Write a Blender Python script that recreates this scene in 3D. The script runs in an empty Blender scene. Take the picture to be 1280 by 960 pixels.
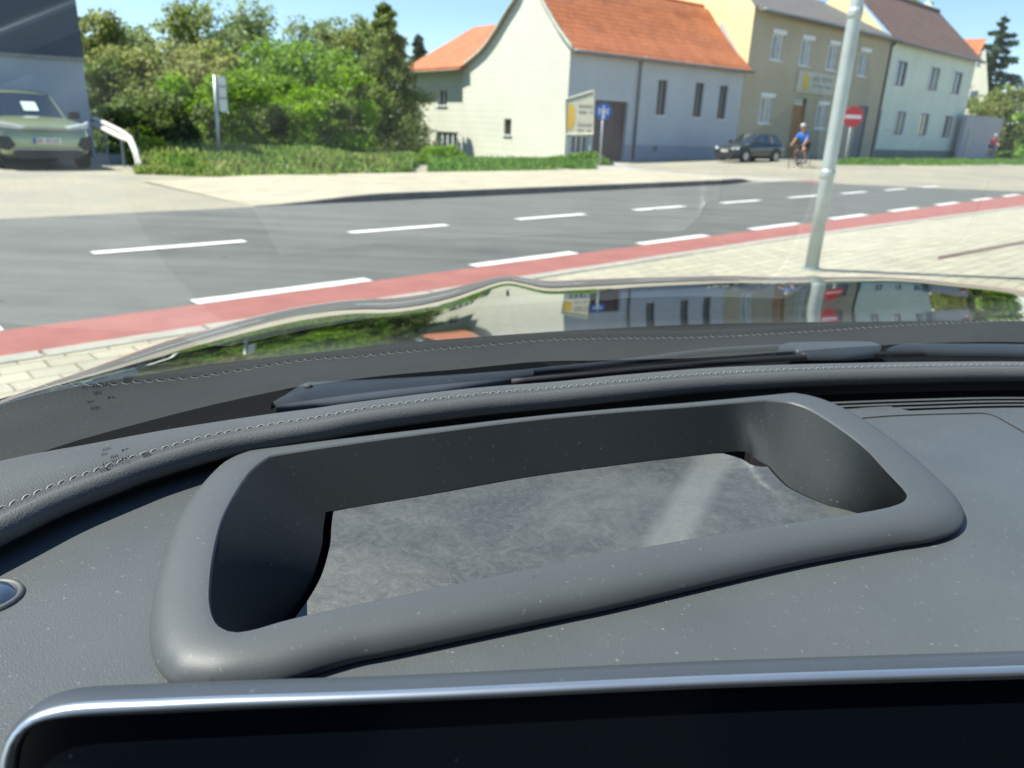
import bpy, bmesh, math, random
import numpy as np
from mathutils import Vector, Matrix, noise
from mathutils.geometry import delaunay_2d_cdt
R = math.radians
random.seed(7); rng = np.random.default_rng(11)
C = bpy.context.scene.collection
SC = bpy.context.scene

# ---------------------------------------------------------------- camera
FPX = 927.0; TH = R(19.25); RO = R(2.3); H = 1.4
fw = np.array([0, math.cos(TH), -math.sin(TH)]); u0 = np.array([0, math.sin(TH), math.cos(TH)]); r0 = np.array([1., 0, 0])
cr = r0*math.cos(RO) + u0*math.sin(RO); cu = -r0*math.sin(RO) + u0*math.cos(RO)
cam = bpy.data.cameras.new('camera'); co = bpy.data.objects.new('camera', cam); C.objects.link(co)
co.matrix_world = Matrix(((cr[0], cu[0], -fw[0], 0), (cr[1], cu[1], -fw[1], 0), (cr[2], cu[2], -fw[2], H), (0, 0, 0, 1)))
cam.sensor_width = 36; cam.lens = FPX/1280*36; cam.clip_start = 0.01; cam.clip_end = 3000
cam.dof.use_dof = True; cam.dof.focus_distance = 0.36; cam.dof.aperture_fstop = 15.0
SC.camera = co
# ---------------------------------------------------------------- sky, sun, exposure
SUN_EL = R(57); sx, sy = -0.995, 0.02
w = bpy.data.worlds.new('World'); SC.world = w; w.use_nodes = True
nt = w.node_tree; sky = nt.nodes.new('ShaderNodeTexSky'); sky.sky_type = 'NISHITA'; sky.sun_disc = False
sky.sun_elevation = SUN_EL; sky.sun_rotation = math.atan2(sx, sy); sky.air_density = 1.0; sky.dust_density = 0.05; sky.ozone_density = 3.5; sky.altitude = 1500
nt.links.new(sky.outputs[0], nt.nodes['Background'].inputs[0]); nt.nodes['Background'].inputs[1].default_value = 0.105
sl = bpy.data.lights.new('sun', 'SUN'); sl.energy = 4.8; sl.angle = R(0.53); sl.color = (1, .95, .86)
so = bpy.data.objects.new('sun', sl); C.objects.link(so)
hn = math.hypot(sx, sy); sd = Vector((sx/hn*math.cos(SUN_EL), sy/hn*math.cos(SUN_EL), math.sin(SUN_EL)))
so.rotation_euler = sd.to_track_quat('Z', 'Y').to_euler(); so.location = (-20, -8, 30)
SC.view_settings.view_transform = 'Standard'; SC.view_settings.look = 'None'; SC.view_settings.gamma = 1
SC.view_settings.exposure = 1.1
SC.cycles.max_bounces = 8; SC.cycles.transparent_max_bounces = 12; SC.cycles.caustics_reflective = False

# ---------------------------------------------------------------- maths helpers
def ray(x, y): return fw + cr*(x-640)/FPX + cu*(480-y)/FPX
def g(x, y, z=0.0):                       # point at height z seen at x, y
    d = ray(x, y); return d*((z-H)/d[2]) + np.array([0, 0, H])
def atY(x, y, Y):                         # point at distance Y ahead seen at x, y
    d = ray(x, y); return d*(Y/d[1]) + np.array([0, 0, H])
def resample(pts, n):
    p = np.array(pts, float); s = np.r_[0, np.cumsum(np.linalg.norm(np.diff(p, axis=0), axis=1))]
    # Catmull-Rom style smoothing through a dense spline
    q = []
    m = len(p)
    for i in range(m-1):
        a = p[max(i-1, 0)]; b = p[i]; c = p[i+1]; d = p[min(i+2, m-1)]
        for t in np.linspace(0, 1, 12, endpoint=False):
            q.append(.5*((2*b)+(-a+c)*t+(2*a-5*b+4*c-d)*t*t+(-a+3*b-3*c+d)*t**3))
    q.append(p[-1]); q = np.array(q)
    s = np.r_[0, np.cumsum(np.linalg.norm(np.diff(q, axis=0), axis=1))]
    t = np.linspace(0, s[-1], n)
    return np.stack([np.interp(t, s, q[:, k]) for k in range(q.shape[1])], 1)
def sstep(a, b, x):
    t = min(1, max(0, (x-a)/(b-a))); return t*t*(3-2*t)

# ---------------------------------------------------------------- materials
class NT:
    def __init__(s, m): s.t = m.node_tree; s.n = s.t.nodes; s.l = s.t.links
    def new(s, typ, **kw):
        n = s.n.new(typ)
        for k, v in kw.items():
            if k.startswith('i_'): n.inputs[k[2:].replace('_', ' ')].default_value = v
            else: setattr(n, k, v)
        return n
    def link(s, a, b): s.l.new(a, b)
    def mix(s, fac, a, b, mode='MIX'):
        n = s.n.new('ShaderNodeMix'); n.data_type = 'RGBA'; n.blend_type = mode
        for val, idx in ((fac, 0), (a, 6), (b, 7)):
            if hasattr(val, 'links'): s.l.new(val, n.inputs[idx])
            else:
                if idx and not hasattr(val, '__len__'): val = (val,)*3
                n.inputs[idx].default_value = val if idx == 0 else (*val[:3], 1)
        return n.outputs[2]
    def ramp(s, src, p0, p1, c0=0., c1=1.):
        n = s.n.new('ShaderNodeMapRange'); n.inputs[1].default_value = p0; n.inputs[2].default_value = p1
        n.inputs[3].default_value = c0; n.inputs[4].default_value = c1; s.l.new(src, n.inputs[0]); return n.outputs[0]
    def coord(s, kind='Object', scale=(1, 1, 1), rot=(0, 0, 0)):
        t = s.n.new('ShaderNodeTexCoord'); m = s.n.new('ShaderNodeMapping'); m.inputs[3].default_value = scale; m.inputs[2].default_value = rot
        s.l.new(t.outputs[kind], m.inputs[0]); return m.outputs[0]
    def noise(s, vec, scale, detail=4, rough=.6, dist=0):
        n = s.n.new('ShaderNodeTexNoise'); n.inputs['Scale'].default_value = scale; n.inputs['Detail'].default_value = detail
        n.inputs['Roughness'].default_value = rough; n.inputs['Distortion'].default_value = dist; s.l.new(vec, n.inputs['Vector']); return n.outputs[0]
    def bump(s, h, strength, dist, nrm=None):
        b = s.n.new('ShaderNodeBump'); b.inputs['Strength'].default_value = strength; b.inputs['Distance'].default_value = dist
        s.l.new(h, b.inputs['Height'])
        if nrm: s.l.new(nrm, b.inputs['Normal'])
        return b.outputs[0]
def mat(name, col, rough=.7, var=.15, vscale=3., bump=0., bscale=40., metal=0., coat=0., ior=1.5, spec=.5, emit=None):
    m = bpy.data.materials.new(name); m.use_nodes = True; t = NT(m); p = m.node_tree.nodes['Principled BSDF']
    v = t.coord()
    if var:
        n = t.noise(v, vscale, 5)
        f = t.ramp(n, .3, .7)
        c = t.mix(f, [x*(1-var) for x in col], [min(1, x*(1+var)) for x in col]); t.link(c, p.inputs['Base Color'])
    else: p.inputs['Base Color'].default_value = (*col, 1)
    if bump: t.link(t.bump(t.noise(v, bscale, 3), bump, .01), p.inputs['Normal'])
    p.inputs['Roughness'].default_value = rough; p.inputs['Metallic'].default_value = metal
    p.inputs['Coat Weight'].default_value = coat; p.inputs['Coat Roughness'].default_value = .03; p.inputs['IOR'].default_value = ior
    p.inputs['Specular IOR Level'].default_value = spec
    m.diffuse_color = (*col, 1)
    return m
# ---------------------------------------------------------------- object helpers
def link(o, parent=None):
    C.objects.link(o)
    if parent is not None: o.parent = parent
    return o
def tag(o, label=None, cat=None, group=None, kind=None):
    if label: o['label'] = label
    if cat: o['category'] = cat
    if group: o['group'] = group
    if kind: o['kind'] = kind
    return o
def thing(name, label, cat, loc=(0, 0, 0), rz=0, group=None, sc=1.0):
    o = bpy.data.objects.new(name, None); o.empty_display_size = .2; o.location = loc; o.rotation_euler = (0, 0, rz); o.scale = (sc,)*3
    C.objects.link(o); return tag(o, label, cat, group)
def copy_tree(o, parent=None):
    c = o.copy(); C.objects.link(c)
    if parent is not None: c.parent = parent
    for ch in list(o.children): copy_tree(ch, c)
    return c
class MB:                                   # mesh builder
    def __init__(s): s.v = []; s.f = []; s.uv = {}; s.mi = []
    def add(s, vs, fs, mi=0):
        o = len(s.v); s.v += [tuple(map(float, v)) for v in vs]; s.f += [tuple(i+o for i in f) for f in fs]; s.mi += [mi]*len(fs); return s
    def box(s, x0, x1, y0, y1, z0, z1, mi=0, rz=0., c=None):
        vs = [(x, y, z) for z in (z0, z1) for y in (y0, y1) for x in (x0, x1)]
        if rz or c:
            c = c or ((x0+x1)/2, (y0+y1)/2); a, b = math.cos(rz), math.sin(rz)
            vs = [(c[0]+(x-c[0])*a-(y-c[1])*b, c[1]+(x-c[0])*b+(y-c[1])*a, z) for x, y, z in vs]
        return s.add(vs, [(0, 2, 3, 1), (4, 5, 7, 6), (0, 1, 5, 4), (2, 6, 7, 3), (0, 4, 6, 2), (1, 3, 7, 5)], mi)
    def grid(s, rows, closed=False, mi=0, flip=False):
        n = len(rows[0]); m = len(rows); vs = [p for r in rows for p in r]; fs = []
        for i in range(m-1):
            for j in range(n if closed else n-1):
                k = (j+1) % n; q = (i*n+j, i*n+k, (i+1)*n+k, (i+1)*n+j); fs.append(q[::-1] if flip else q)
        return s.add(vs, fs, mi)
    def tube(s, pts, rad, n=8, caps=True, mi=0):
        pts = [Vector(p) for p in pts]; rows = []
        rr = rad if hasattr(rad, '__len__') else [rad]*len(pts)
        up = Vector((0, 0, 1))
        for i, p in enumerate(pts):
            d = (pts[min(i+1, len(pts)-1)]-pts[max(i-1, 0)]).normalized()
            if abs(d.dot(up)) > .95: a = d.cross(Vector((1, 0, 0))).normalized()
            else: a = d.cross(up).normalized()
            b = d.cross(a).normalized()
            rows.append([p+(a*math.cos(t)+b*math.sin(t))*rr[i] for t in [2*math.pi*k/n for k in range(n)]])
        o = len(s.v); s.grid(rows, True, mi)
        if caps:
            s.f.append(tuple(o+k for k in range(n))[::-1]); s.f.append(tuple(o+(len(pts)-1)*n+k for k in range(n))); s.mi += [mi]*2
        return s
    def disc(s, c, axis, r, n=24, th=.01, mi=0):
        a = Vector(axis).normalized(); c = Vector(c)
        return s.tube([c-a*th/2, c+a*th/2], r, n, True, mi)
    def build(s, name, m, parent=None, smooth=False, bevel=0., uv=None, subd=0, fixn=False):
        me = bpy.data.meshes.new(name); me.from_pydata(s.v, [], s.f)
        ms = m if isinstance(m, (list, tuple)) else [m]
        for q in ms: me.materials.append(q)
        if len(ms) > 1: me.polygons.foreach_set('material_index', s.mi)
        if fixn:
            b = bmesh.new(); b.from_mesh(me); bmesh.ops.recalc_face_normals(b, faces=b.faces); b.to_mesh(me); b.free()
        if smooth: me.polygons.foreach_set('use_smooth', [True]*len(me.polygons))
        me.update()
        o = link(bpy.data.objects.new(name, me), parent)
        if bevel:
            b = o.modifiers.new('bevel', 'BEVEL'); b.width = bevel; b.segments = 2; b.limit_method = 'ANGLE'
        if subd:
            b = o.modifiers.new('subdivision', 'SUBSURF'); b.levels = b.render_levels = subd
        return o
def poly_sheet(name, pts, z, m, kind='structure', sub=0):
    b = MB(); 
    pts = [(p[0], p[1], z) for p in pts]; b.add(pts, [tuple(range(len(pts)))])
    o = b.build(name, m, fixn=False); tag(o, kind=kind)
    if o.data.polygons[0].normal.z < 0: o.data.flip_normals()
    return o

# ================================================================ SETTING
RX = (.70711, .70711); RN = (-.70711, .70711)
def P(t, s): return (t*RX[0]+s*RN[0], t*RX[1]+s*RN[1])
def terr(x, y):
    k = sstep(25, 33, y)
    return k*float(np.interp(x, [-14, -7, -3, 2, 8, 12, 40, 80], [-.8, -.72, -.25, -.05, .12, .25, .25, .1]))*(1-sstep(140, 260, y))
def road_mat(name, base, dark, light, scale=1.2, rough=.85, streak=False):
    m = bpy.data.materials.new(name); m.use_nodes = True; t = NT(m); p = t.n['Principled BSDF']
    v = t.coord(); n1 = t.noise(v, scale, 6, .65); n2 = t.noise(v, 60, 2)
    c = t.mix(t.ramp(n1, .32, .68), dark, light)
    if streak:
        v2 = t.coord('Object', (.12, 2.2, 1), (0, 0, -R(45)))
        c = t.mix(t.ramp(t.noise(v2, 1.0, 3), .35, .7, 0, .55), c, [x*1.5 for x in light])
    c = t.mix(t.ramp(n2, .35, .65, 0, .25), c, base)
    t.link(c, p.inputs['Base Color']); p.inputs['Roughness'].default_value = rough
    t.link(t.bump(n2, .3, .01), p.inputs['Normal']); return m
M = {}
M['asphalt'] = road_mat('asphalt', (.105, .11, .10), (.082, .087, .08), (.13, .134, .12), 1.0, .8, True)
M['red'] = road_mat('red_asphalt', (.34, .13, .11), (.29, .11, .095), (.38, .155, .13), 2.5)
M['white_paint'] = road_mat('road_paint', (.75, .76, .72), (.62, .63, .6), (.82, .82, .78), 6)
M['kerb'] = road_mat('kerb_stone', (.40, .39, .33), (.33, .32, .28), (.46, .45, .38), 5)
M['concrete'] = road_mat('concrete', (.38, .37, .32), (.32, .31, .28), (.44, .42, .37), .6)
M['sand'] = road_mat('gravel_path', (.42, .38, .27), (.33, .305, .23), (.48, .43, .31), 1.3)
def gravel():
    m = bpy.data.materials.new('gravel'); m.use_nodes = True; t = NT(m); p = t.n['Principled BSDF']
    v = t.coord(); a = t.noise(v, .35, 5, .6); b = t.noise(v, 9, 4, .7)
    c = t.mix(t.ramp(a, .35, .65), (.27, .265, .235), (.40, .36, .26)); c = t.mix(t.ramp(b, .38, .7, 0, .6), c, (.22, .21, .13))
    t.link(c, p.inputs['Base Color']); p.inputs['Roughness'].default_value = .95; t.link(t.bump(b, .6, .03), p.inputs['Normal']); return m
M['gravel'] = gravel()
def pavers():
    m = bpy.data.materials.new('pavers'); m.use_nodes = True; t = NT(m); p = t.n['Principled BSDF']
    v = t.coord('Object', (1, 1, 1), (0, 0, -R(45)))
    b = t.n.new('ShaderNodeTexBrick'); b.inputs['Scale'].default_value = 1; b.inputs['Brick Width'].default_value = .24; b.inputs['Row Height'].default_value = .16
    b.inputs['Mortar Size'].default_value = .008; b.inputs['Mortar Smooth'].default_value = .4; b.inputs['Bias'].default_value = 0
    b.inputs['Color1'].default_value = (.50, .47, .34, 1); b.inputs['Color2'].default_value = (.40, .385, .29, 1); b.inputs['Mortar'].default_value = (.17, .17, .10, 1)
    nz = t.noise(v, 7, 3); w2 = t.mix(.02, v, nz, 'ADD'); t.link(w2, b.inputs['Vector'])
    c = t.mix(t.ramp(t.noise(v, .8, 5), .35, .7, 0, .35), b.outputs[0], (.56, .52, .42))
    c = t.mix(t.ramp(t.noise(v, 30, 3), .45, .75, 0, .3), c, (.25, .24, .18))
    t.link(c, p.inputs['Base Color']); p.inputs['Roughness'].default_value = .9
    t.link(t.bump(b.outputs[1], -.5, .02), p.inputs['Normal']); return m
M['pavers'] = pavers()
M['soil'] = mat('soil_grass', (.10, .12, .045), .95, .4, .8, .4, 30)

# the ground: one sheet to the horizon
xs = np.r_[-1800, -700, -300, -140, np.arange(-80, 121, 2.), 160, 300, 700, 1800]
b = MB(); b.grid([[(x, y, terr(x, y)) for x in xs] for y in np.r_[-1800, -600, -150, -60, np.arange(-20, 121, 2.), 160, 300, 700, 2500]])
tag(b.build('ground', M['gravel'], smooth=True), kind='structure')
def strip(name, t0, t1, s0, s1, z, m):
    return poly_sheet(name, [P(t0, s0), P(t1, s0), P(t1, s1), P(t0, s1)], z, m)
strip('road', -60, 300, 5.60, 11.55, .004, M['asphalt'])
def ke(t): return 5.0-.045*max(0, t-10)
poly_sheet('near_pavement', [P(-40, -14), P(90, -14), P(90, ke(90)-.15), P(10, 4.85), P(-40, 4.85)], .012, M['pavers'])
b = MB(); tt = [-60, -20, 0, 10, 20, 40, 90]; b.grid([[(*P(t, ke(t)), .008) for t in tt], [(*P(t, 5.64), .008) for t in tt]]); tag(b.build('bike_lane', M['red']), kind='structure')
# kerb stones, flush with the paving
b = MB(); rr = random.Random(2)
for i in range(-20, 90):
    z = .018+rr.random()*.006; c0 = P(i*.98+.01, 4.85); 
    pts = [P(i*.98+.012, ke(i*.98)-.148), P(i*.98+.968, ke(i*.98+.98)-.148), P(i*.98+.968, ke(i*.98+.98)-.002), P(i*.98+.012, ke(i*.98)-.002)]
    b.add([(x, y, -.1) for x, y in pts]+[(x, y, z) for x, y in pts], [(4, 5, 6, 7), (0, 1, 5, 4), (1, 2, 6, 5), (2, 3, 7, 6), (3, 0, 4, 7)])
tag(b.build('kerb', M['kerb']), kind='structure')
def dashes(name, starts, length, s, wd, z=.012):
    b = MB(); rj = random.Random(4)
    for t0 in starts:
        n = 12; top = []; bot = []
        for k in range(n+1):
            t = t0+length*k/n; j = rj.uniform(-.006, .006); top.append((*P(t, s+wd/2+j), z)); bot.append((*P(t, s-wd/2-j), z))
        b.grid([bot, top])
    tag(b.build(name, M['white_paint']), kind='structure')
dashes('lane_edge_marking', [2.2+2.87*k for k in range(-6, 50)], 1.6, 5.72, .165)
dashes('centre_line_marking', [2.25+3.03*k for k in range(-6, 50)], 1.62, 8.35, .17)
strip('far_bike_lane', 24.5, 300, 10.98, 11.6, .008, M['red'])
dashes('far_lane_edge_marking', [27.3+2.87*k for k in range(0, 40)], 1.5, 10.9, .2)
# far pavement on a kerb, running out into the gravel forecourt
M['kerb_shaded'] = road_mat('shaded_kerb_stone', (.12, .12, .11), (.08, .08, .075), (.16, .155, .14), 3)  # kerb stone with the shade of its road face put into the colour
def sidewalk():
    b = MB(); n = 40; rows = [[], [], [], [], []]
    for k in range(n+1):
        t = 5.6+(22.4-5.6)*k/n; zz = .12*sstep(5.6, 8.2, t)*(1-sstep(21.2, 22.4, t))+.006
        fr = 11.56+.35*sstep(19.5, 22.4, t)
        for r, (s, z) in enumerate(((fr, .004), (fr+.005, zz), (fr+.15, zz), (fr+.16, zz-.004), (16.6, .02+zz*.6))):
            rows[r].append((*P(t, s), z))
    b.grid(rows[:3], mi=0); b.grid(rows[2:], mi=1)
    return tag(b.build('far_pavement', [M['kerb_shaded'], M['sand']], fixn=False), kind='structure')
sidewalk()
poly_sheet('driveway', [P(22.6, 11.56), P(34, 11.6), g(1046, 213, .014)[:2], g(1075, 203, .014)[:2], g(735, 203, .014)[:2], g(742, 217, .014)[:2]], .014, M['concrete'])
poly_sheet('dark_paving_strip', [g(1172, 322)[:2], g(1290, 300)[:2], g(1290, 304)[:2], g(1172, 326)[:2]], .017, mat('strip_brown', (.16, .11, .09), .9))

# ---------------------------------------------------------------- grass
def leafmat(name, a, bcol, trans=.35, rough=.55):
    m = bpy.data.materials.new(name); m.use_nodes = True; t = NT(m); n = t.n; p = n['Principled BSDF']
    gi = n.new('ShaderNodeNewGeometry'); v = t.coord()
    f = t.mix(t.ramp(t.noise(v, .9, 3), .35, .65), a, bcol)
    rnd = n.new('ShaderNodeMapRange'); rnd.inputs[3].default_value = .6; rnd.inputs[4].default_value = 1.4; t.link(gi.outputs['Random Per Island'], rnd.inputs[0])
    mul = n.new('ShaderNodeVectorMath'); mul.operation = 'SCALE'; t.link(f, mul.inputs[0]); t.link(rnd.outputs[0], mul.inputs['Scale'])
    t.link(mul.outputs[0], p.inputs['Base Color']); p.inputs['Roughness'].default_value = rough
    tr = n.new('ShaderNodeBsdfTranslucent'); t.link(mul.outputs[0], tr.inputs[0]); mx = n.new('ShaderNodeMixShader'); mx.inputs[0].default_value = trans
    t.link(p.outputs[0], mx.inputs[1]); t.link(tr.outputs[0], mx.inputs[2]); t.link(mx.outputs[0], n['Material Output'].inputs[0]); return m
M['grass'] = leafmat('grass_blades', (.17, .32, .05), (.34, .38, .11), .5)
M['weed'] = leafmat('weed_blades', (.13, .30, .04), (.22, .36, .07), .5)
def quads(name, m, cen, a, bb, parent=None):
    n = len(cen); v = np.empty((n, 4, 3)); v[:, 0] = cen-a-bb; v[:, 1] = cen+a-bb; v[:, 2] = cen+a+bb; v[:, 3] = cen-a+bb
    me = bpy.data.meshes.new(name); me.vertices.add(4*n); me.vertices.foreach_set('co', v.ravel()); me.loops.add(4*n); me.polygons.add(n)
    me.loops.foreach_set('vertex_index', np.arange(4*n)); me.polygons.foreach_set('loop_start', np.arange(n)*4); me.polygons.foreach_set('loop_total', np.full(n, 4))
    me.materials.append(m); me.update(); return link(bpy.data.objects.new(name, me), parent)
def blades(name, m, px_front, px_back, n, h0, h1, wd=.02, patch=.5):
    F_ = np.array([g(*p)[:2] for p in px_front]); B_ = np.array([p for p in px_back])
    out = []; k = 0
    while len(out) < n and k < n*6:
        k += 1; u = rng.random(); v = rng.random(); q = u*(len(F_)-1); i = int(q); f = q-i
        a = F_[i]*(1-f)+F_[i+1]*f; c = B_[i]*(1-f)+B_[i+1]*f; p = a*(1-v)+c*v
        nz = noise.noise(Vector((p[0]*patch, p[1]*patch, 3.)))
        if nz < -.25+rng.random()*.25 and v < .5: continue
        out.append((p[0], p[1], terr(*p), (h0+(h1-h0)*rng.random())*(.7+.5*max(0, .5+nz))*(.35+.65*min(1, v*5))))
    o = np.array(out); n = len(o); ang = rng.random(n)*6.283; hh = o[:, 3]
    cen = o[:, :3]+np.stack([np.zeros(n), np.zeros(n), hh/2], 1)
    a = np.stack([np.cos(ang)*wd, np.sin(ang)*wd, 0*ang], 1); lean = rng.normal(0, .18, (n, 2))*hh[:, None]
    bb = np.stack([lean[:, 0], lean[:, 1], hh/2], 1)
    return tag(quads(name, m, cen, a, bb), kind='stuff')
fr = [(170, 218), (260, 221), (350, 224), (430, 224), (500, 223), (515, 222)]
bk = [g(x, 190)[:2]*0+np.array([atY(x, 150, 33)[0], 33.]) for x, _ in fr]
blades('verge_grass', M['grass'], fr, bk, 38000, .10, .46, .022)
fr2 = [(535, 222), (600, 221), (680, 217), (745, 213)]
bk2 = [np.array(atY(x, 150, 34.0+(1 if x < 600 else -1.2 if x > 650 else 0))[:2]) for x, _ in fr2]
blades('house_verge_grass', M['weed'], fr2, bk2, 16000, .10, .30, .02)
fr3 = [(1040, 213.5), (1120, 214), (1200, 213), (1300, 211.5)]
bk3 = [g(x, y)[:2] for x, y in ((1052, 207.5), (1125, 206.5), (1200, 206), (1300, 205))]
blades('roadside_grass', M['weed'], fr3, bk3, 14000, .06, .2, .03)
poly_sheet('verge_soil', [g(168, 217)[:2], g(350, 223)[:2], g(520, 222)[:2], np.array(atY(520, 150, 26)[:2]), np.array(atY(150, 150, 26)[:2])], .008, M['soil'])
poly_sheet('roadside_verge', [P(34.5, 12.3)]+[g(x, y)[:2] for x, y in ((1120, 214), (1300, 211), (1300, 205.5), (1200, 206.5), (1050, 208))], .01, M['soil'])
b = MB(); b.grid([[(x, y, terr(x, y)+.01) for x in np.linspace(-40, 1, 20)] for y in np.linspace(26.5, 70, 20)]); tag(b.build('wood_floor', M['soil'], smooth=True), kind='structure')

# ---------------------------------------------------------------- buildings
def glassmat(name, col, rough=.08):
    m = mat(name, col, rough, .3, .6); m.node_tree.nodes['Principled BSDF'].inputs['Coat Weight'].default_value = .6; return m
M['pane'] = glassmat('window_pane', (.05, .065, .07)); M['frame_w'] = mat('white_frame', (.72, .74, .74), .5, .05)
M['curtain'] = mat('curtain', (.45, .48, .48), .8, .3, 6)
M['wood_dark'] = mat('dark_wood', (.10, .06, .05), .6, .3, 6); M['metal_grey'] = mat('zinc', (.22, .23, .23), .45, .2, 5, metal=.5)
M['steel'] = mat('galvanised', (.42, .46, .46), .45, .15, 4, metal=.35)
def plaster(name, col, lines=0., var=.08):
    m = bpy.data.materials.new(name); m.use_nodes = True; t = NT(m); p = t.n['Principled BSDF']; v = t.coord()
    c = t.mix(t.ramp(t.noise(v, .5, 6), .3, .7), [x*(1-var) for x in col], [min(1, x*(1+var)) for x in col])
    c = t.mix(t.ramp(t.noise(v, 3, 6, .7), .55, .8, 0, .25), c, [x*.7 for x in col])
    h = t.noise(v, 25, 3)
    if lines:
        wv = t.n.new('ShaderNodeTexWave'); wv.bands_direction = 'Z'; wv.inputs['Scale'].default_value = lines; wv.inputs['Distortion'].default_value = .4; wv.inputs['Detail'].default_value = 1
        t.link(v, wv.inputs[0]); c = t.mix(t.ramp(wv.outputs['Fac'], .0, .15, .22, 0), c, [x*.5 for x in col])
    t.link(c, p.inputs['Base Color']); p.inputs['Roughness'].default_value = .9; t.link(t.bump(h, .25, .01), p.inputs['Normal']); return m
def tiles(name, a, bcol, cdark, rows=3.2, cols=4.5):
    m = bpy.data.materials.new(name); m.use_nodes = True; t = NT(m); p = t.n['Principled BSDF']; uv = t.coord('UV')
    br = t.n.new('ShaderNodeTexBrick'); br.inputs['Scale'].default_value = 1; br.inputs['Brick Width'].default_value = 1/cols; br.inputs['Row Height'].default_value = 1/rows
    br.inputs['Mortar Size'].default_value = .035; br.inputs['Mortar Smooth'].default_value = .9; br.inputs['Color1'].default_value = (*a, 1); br.inputs['Color2'].default_value = (*bcol, 1); br.inputs['Mortar'].default_value = (*cdark, 1)
    t.link(uv, br.inputs['Vector'])
    c = t.mix(t.ramp(t.noise(uv, .9, 5), .35, .75, 0, .5), br.outputs[0], cdark)
    t.link(c, p.inputs['Base Color']); p.inputs['Roughness'].default_value = .8; t.link(t.bump(br.outputs[1], -1, .05), p.inputs['Normal']); return m
M['tile_orange'] = tiles('orange_tiles', (.62, .21, .075), (.52, .165, .06), (.19, .05, .025), 3.2, 4.5)
M['tile_brown'] = tiles('brown_tiles', (.23, .135, .10), (.18, .11, .085), (.09, .06, .05))
M['tile_grey'] = tiles('grey_tiles', (.20, .185, .165), (.16, .15, .14), (.09, .085, .08))
class Face:                                # a vertical wall plane with a local frame: x along, y into the building, z up
    def __init__(s, A, B):
        A = np.array(A[:2]); B = np.array(B[:2]); s.A = A; s.d = (B-A)/np.linalg.norm(B-A); s.n = np.array([-s.d[1], s.d[0]]); s.L = np.linalg.norm(B-A)
        s.rz = math.atan2(s.d[1], s.d[0])
    def front(s, x, y, off=0.):            # local (x, z) on plane y = off
        d = ray(x, y); k = ((s.A+s.n*off)@s.n)/(d[:2]@s.n); q = d*k; return float((q[:2]-s.A)@s.d), float(q[2]+H)
    def side(s, x, y, off=0.):             # local (y, z) on plane x = off
        d = ray(x, y); k = ((s.A+s.d*off)@s.d)/(d[:2]@s.d); q = d*k; return float((q[:2]-s.A)@s.n), float(q[2]+H)
    def rect(s, cx, cy, w, h, side=False, off=0.):
        f = s.side if side else s.front
        a = f(cx-w/2, cy, off)[0]; b_ = f(cx+w/2, cy, off)[0]; return (min(a, b_), max(a, b_), f(cx, cy+h/2, off)[1], f(cx, cy-h/2, off)[1])
def holed_wall(b, x0, x1, z0, z1, holes, place, depth=.16):
    """grid wall with real openings and reveals; place(u, z, d) maps to 3D"""
    us = sorted({x0, x1, *[h[0] for h in holes], *[h[1] for h in holes]}); zs = sorted({z0, z1, *[h[2] for h in holes], *[h[3] for h in holes]})
    for i in range(len(us)-1):
        for j in range(len(zs)-1):
            cu_, cz = (us[i]+us[i+1])/2, (zs[j]+zs[j+1])/2
            if any(h[0] < cu_ < h[1] and h[2] < cz < h[3] for h in holes): continue
            b.add([place(us[i], zs[j], 0), place(us[i+1], zs[j], 0), place(us[i+1], zs[j+1], 0), place(us[i], zs[j+1], 0)], [(0, 1, 2, 3)])
    for h in holes:
        c = [(h[0], h[2]), (h[1], h[2]), (h[1], h[3]), (h[0], h[3])]
        for k in range(4):
            p, q = c[k], c[(k+1) % 4]
            b.add([place(*p, 0), place(*q, 0), place(*q, depth), place(*p, depth)], [(0, 1, 2, 3)])
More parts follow.
